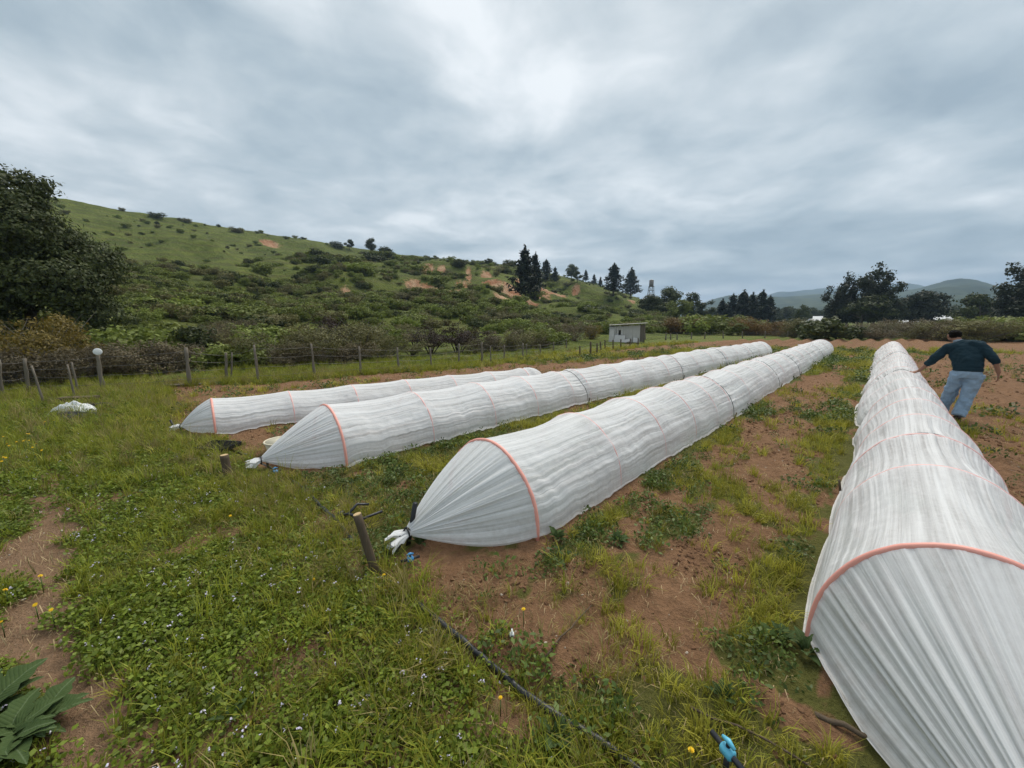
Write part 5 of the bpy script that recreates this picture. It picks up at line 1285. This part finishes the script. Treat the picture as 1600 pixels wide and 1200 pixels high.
def dandelions():
    rng = np.random.default_rng(6); st = MB().tube([(0, 0, -.02), (.004, 0, .5), (0, .002, 1)], .010, 5).mesh('stem', M['stem'], True)
    V = []; F = []
    for ring, (rr, zz, n) in enumerate([(.016, .0, 12), (.011, .005, 9), (.006, .008, 6)]):
        for i in range(n):
            a = i * 2 * math.pi / n + ring * .3; c, s_ = math.cos(a), math.sin(a); k = len(V)
            V += [(0, 0, zz), (c * rr * .7 - s_ * .003, s_ * rr * .7 + c * .003, zz + .003), (c * rr, s_ * rr, zz + .002), (c * rr * .7 + s_ * .003, s_ * rr * .7 - c * .003, zz + .003)]; F.append((k, k + 1, k + 2, k + 3))
    hd = np_mesh('flower_head', np.array(V), np.array(F), [M['petaly']])
    for i, (px, py, h, w) in enumerate([(63, 900, .12, 'by the edge of the footpath'), (55, 945, .11, 'over the footpath'), (80, 953, .12, 'over the footpath'), (8, 922, .10, 'by the edge of the footpath'), (2, 972, .1, 'by the edge of the footpath')] + [(rng.uniform(2, 66), rng.uniform(672, 722), .22, 'in the long grass before the black plastic heap') for k in range(16)] + [(rng.uniform(58, 85), rng.uniform(655, 662), .16, 'right under the black plastic heap') for k in range(3)] + [(818, 952, .10, 'beside the black pipe'), (782, 1090, .08, 'beside the black pipe'), (360, 806, .10, 'among the clover'), (600, 898, .10, 'beside the black pipe'), (1080, 1172, .08, 'near the light blue valve'), (490, 905, .07, 'among the clover')]):
        b = P(px, py, h); z = GZ(b); lab = 'yellow dandelion flower ' + w
        root = thing('dandelion', lab, 'flower', (b[0], b[1], z), rng.random() * 6, lab.replace('flower', 'flowers'))
        obj('stem', st, root, scale=(.25, .25, h - z)); obj('flower_head', hd, root, loc=(0, 0, h - z), rot=(rng.normal(0, .3), rng.normal(0, .3), 0), scale=rng.uniform(.6, .85))
dandelions()

# ------------------------------------------------------------------ the man
def person():
    M['skin'] = plain('skin', (.30, .155, .10), .6, .3, .1, 12); M['sweater'] = plain('dark_teal_sweater', (.016, .036, .048), .9, .15, .3, 14, .4); M['hair'] = plain('black_hair', (.008, .006, .005), .9, .1, .4, 40, .5)
    M['shoe'] = plain('dark_brown_shoe', (.030, .016, .011), .6, .3, .3, 12); M['collar'] = plain('pale_collar', (.28, .34, .40), .8, .2, .1, 12)
    t = NT('faded_jeans'); co = t.objco(); f = t.noise(co, 4, 4); w = t.noise(co, 40, 3)
    c = t.mix(f, (.20, .295, .40), (.38, .49, .61)); c = t.mix(t.math('MULTIPLY', w, .25), c, (.15, .19, .24)); M['jeans'] = t.end(t.bsdf(c, .85, .2, t.bump(t.noise(co, 9, 5), .6, .03)))
    B = np.array([*(P(1494, 656) + .03 * NX + .07 * AX)]); z0 = GZ(B)
    def W(r, f, u): return np.array([r, f, u])
    rotm = math.atan2(AX[0], AX[1])
    def blob(parts, vox, smooth, name, mat, parent):
        mb = MB()
        for p, rd, up in parts: mb.tube(p, rd, 16, up=up)
        o = mb.build(name, M[mat], parent, True)
        md = o.modifiers.new('remesh', 'REMESH'); md.mode = 'VOXEL'; md.voxel_size = vox; md.use_smooth_shade = True
        sm = o.modifiers.new('smooth', 'SMOOTH'); sm.iterations = smooth; sm.factor = .5
        return o
    def curve(pts, rads, n=14):
        pts = np.array(pts, float); rads = np.array(rads, float)
        if rads.ndim == 1: rads = np.stack([rads, rads], -1)
        s_ = np.concatenate([[0], np.cumsum(np.linalg.norm(np.diff(pts, axis=0), axis=1))]); q = np.linspace(0, s_[-1], n)
        P_ = np.stack([np.interp(q, s_, pts[:, j]) for j in range(3)], -1); Q = np.stack([np.interp(q, s_, rads[:, j]) for j in range(2)], -1)
        for _ in range(2): P_[1:-1] = (P_[:-2] + 2 * P_[1:-1] + P_[2:]) / 4
        return P_, Q
    hip, bel, chest, nb, hd = W(0, 0, .86), W(-.005, .01, .98), W(-.070, .10, 1.20), W(-.150, .18, 1.385), W(-.215, .25, 1.475)
    Ls, Le, Lw = W(-.275, .12, 1.28), W(-.42, .17, 1.04), W(-.565, .30, .81); Lh = W(-.63, .345, .775)
    Rs, Re, Rw = W(.085, .12, 1.34), W(.265, .0, 1.12), W(.345, .02, .88); Rh = W(.355, .05, .79)
    Lhp, Lk, La = W(-.095, .0, .84), W(-.135, .16, .47), W(-.20, .25, .09); Rhp, Rk, Ra = W(.095, .0, .84), W(.055, .03, .46), W(-.02, -.09, .10)
    fr = (0, 1, 0)
    def hand(wr, palm, fd, sd, thumb):
        """palm from the wrist, four fingers of different length and a thumb off its side"""
        fd = fd / np.linalg.norm(fd); sd = sd / np.linalg.norm(sd); nn = np.cross(fd, sd); out = []
        out.append((*curve([wr, wr + fd * .05, wr + fd * .095], [(.028, .020), (.040, .016), (.040, .014)], 7), tuple(nn)))
        for k, L in enumerate((.070, .080, .074, .058)):
            b = wr + fd * .085 + sd * (-.030 + .020 * k); out.append((*curve([b, b + fd * L * .5, b + fd * L * .8 + nn * -.012, b + fd * L + nn * -.028], [.0095, .009, .0085, .007], 7), tuple(sd)))
        b = wr + fd * .03 + sd * thumb * .03; out.append((*curve([b, b + fd * .03 + sd * thumb * .025, b + fd * .065 + sd * thumb * .032], [.013, .011, .008], 6), tuple(nn)))
        return out
    body = [(*curve([hip - (0, 0, .04), bel, chest, nb], [(.15, .10), (.15, .10), (.17, .105), (.06, .06)]), fr), (*curve([nb - (0, 0, .05), nb, hd], [.06, .056, .06], 8), fr)]
    body += [(*curve([Ls, Le, Lw], [.047, .042, .029]), fr), (*curve([Rs, Re, Rw], [.047, .042, .029]), fr), (*curve([Lhp, Lk, La], [.078, .055, .042]), fr), (*curve([Rhp, Rk, Ra], [.078, .055, .042]), fr)]
    hdx = np.array([-.45, .85, -.15]); hdx /= np.linalg.norm(hdx)
    body += [(*curve([hd - (0, 0, .075), hd - (0, 0, .05), hd, hd + (0, 0, .06), hd + (0, 0, .098)], [(.045, .05), (.066, .078), (.078, .095), (.070, .088), (.025, .03)], 12), tuple(hdx))]
    nose = hd + hdx * .092 + (0, 0, -.01); body.append((*curve([nose + (0, 0, .03) - hdx * .012, nose + (0, 0, -.005) + hdx * .012, nose + (0, 0, -.015) - hdx * .01], [.009, .014, .008], 5), tuple(np.cross(hdx, (0, 0, 1)))))
    es = np.cross(hdx, (0, 0, 1))
    for sg in (-1, 1):
        e = hd + es * sg * .078 + hdx * -.005; body.append((*curve([e + (0, 0, -.03), e + es * sg * .012, e + (0, 0, .03)], [.008, .014, .009], 6), tuple(hdx)))
    body += hand(Lw, None, Lh - Lw, np.array([.15, .9, .35]), -1.0) + hand(Rw, None, Rh - Rw, np.array([.15, .95, 0]), 1.0)
    root = blob(body, .0075, 3, 'person', 'skin', None); root.location = (B[0], B[1], z0); root.rotation_euler = (0, 0, -rotm)
    tag(root, 'man in dark sweater and faded jeans leaning to touch the row cover', 'person')
    sw = [(*curve([W(0, 0, .90), W(-.005, .015, 1.0), W(-.04, .06, 1.12), chest, W(-.105, .14, 1.31), nb + (0, 0, -.005)], [(.170, .125), (.185, .135), (.19, .14), (.195, .135), (.155, .11), (.070, .070)], 18), fr)]
    sw += [(*curve([W(-.15, .11, 1.30), Ls, Le, Le * .55 + Lw * .45], [.085, .083, .066, .052], 16), fr), (*curve([W(-.05, .12, 1.34), Rs, Re, Re * .60 + Rw * .40], [.085, .083, .066, .054], 16), fr)]
    o = blob(sw, .011, 6, 'sweater', 'sweater', root)
    tx = bpy.data.textures.new('folds', 'CLOUDS'); tx.noise_scale = .09
    dm = o.modifiers.new('folds', 'DISPLACE'); dm.texture = tx; dm.strength = .045; dm.mid_level = .5
    MB().tube(*curve([W(0, 0, .885), W(0, 0, .90), W(-.002, .004, .925)], [(.176, .130), (.181, .135), (.182, .134)], 5), 24, up=fr).build('waistband', M['sweater'], root, True)
    je = [(*curve([W(0, 0, .76), hip, W(0, .005, .93)], [(.15, .12), (.175, .128), (.163, .118)], 8), fr), (*curve([Lhp, Lk, La + (0, 0, .0)], [.110, .090, .088], 16), fr), (*curve([Rhp, W(.085, .02, .65), Rk, W(.02, -.03, .28), Ra + (0, 0, -.01)], [.112, .104, .092, .090, .094], 18), fr)]
    o = blob(je, .011, 5, 'jeans', 'jeans', root); dm = o.modifiers.new('folds', 'DISPLACE'); dm.texture = tx; dm.strength = .046; dm.mid_level = .5
    for a, yaw in ((La, .12), (Ra, -.05)):
        f = np.array([math.sin(yaw), math.cos(yaw), 0])
        heel = a - f * .06 + (0, 0, -.03 - 0 * a[2]); zf = -a[2]
        sh = [(*curve([np.array([*(a - f * .075)[:2], .045]), np.array([*(a + f * .0)[:2], .055]), np.array([*(a + f * .12)[:2], .040]), np.array([*(a + f * .195)[:2], .030])], [(.036, .042), (.042, .052), (.047, .036), (.032, .022)], 10), (0, 0, 1))]
        blob(sh, .009, 3, 'shoe', 'shoe', root)
    blob([(*curve([nb + (0, 0, -.015), nb + (-.006, .012, .025)], [(.068, .068), (.066, .066)], 4), fr)], .008, 1, 'collar', 'collar', root)
    up = np.array([0, 0, 1.]); hr = hd - hdx * .016
    ha = [(*curve([hr + up * -.045 - hdx * .03, hr + up * .0 - hdx * .012, hr + up * .055, hr + up * .095 + hdx * .005, hr + up * .112], [(.060, .055), (.083, .088), (.082, .094), (.062, .072), (.02, .025)], 12), tuple(hdx))]
    o = blob(ha, .008, 2, 'hair', 'hair', root); t2 = bpy.data.textures.new('locks', 'CLOUDS'); t2.noise_scale = .02; dm = o.modifiers.new('locks', 'DISPLACE'); dm.texture = t2; dm.strength = .018
person()

# ------------------------------------------------------------------ air
def haze():
    t = NT('valley_haze'); v = t.n('ShaderNodeVolumePrincipled', {'Color': (.52, .72, .97), 'Density': .00030, 'Anisotropy': .2}); t.set(t.out.inputs[1], v)
    o = MB().box((900, 1400, 140), (9600, 7600, 296)).build('haze', t.m); tag(o, 'thin blue haze over the whole valley', 'haze', kind='stuff')
haze()
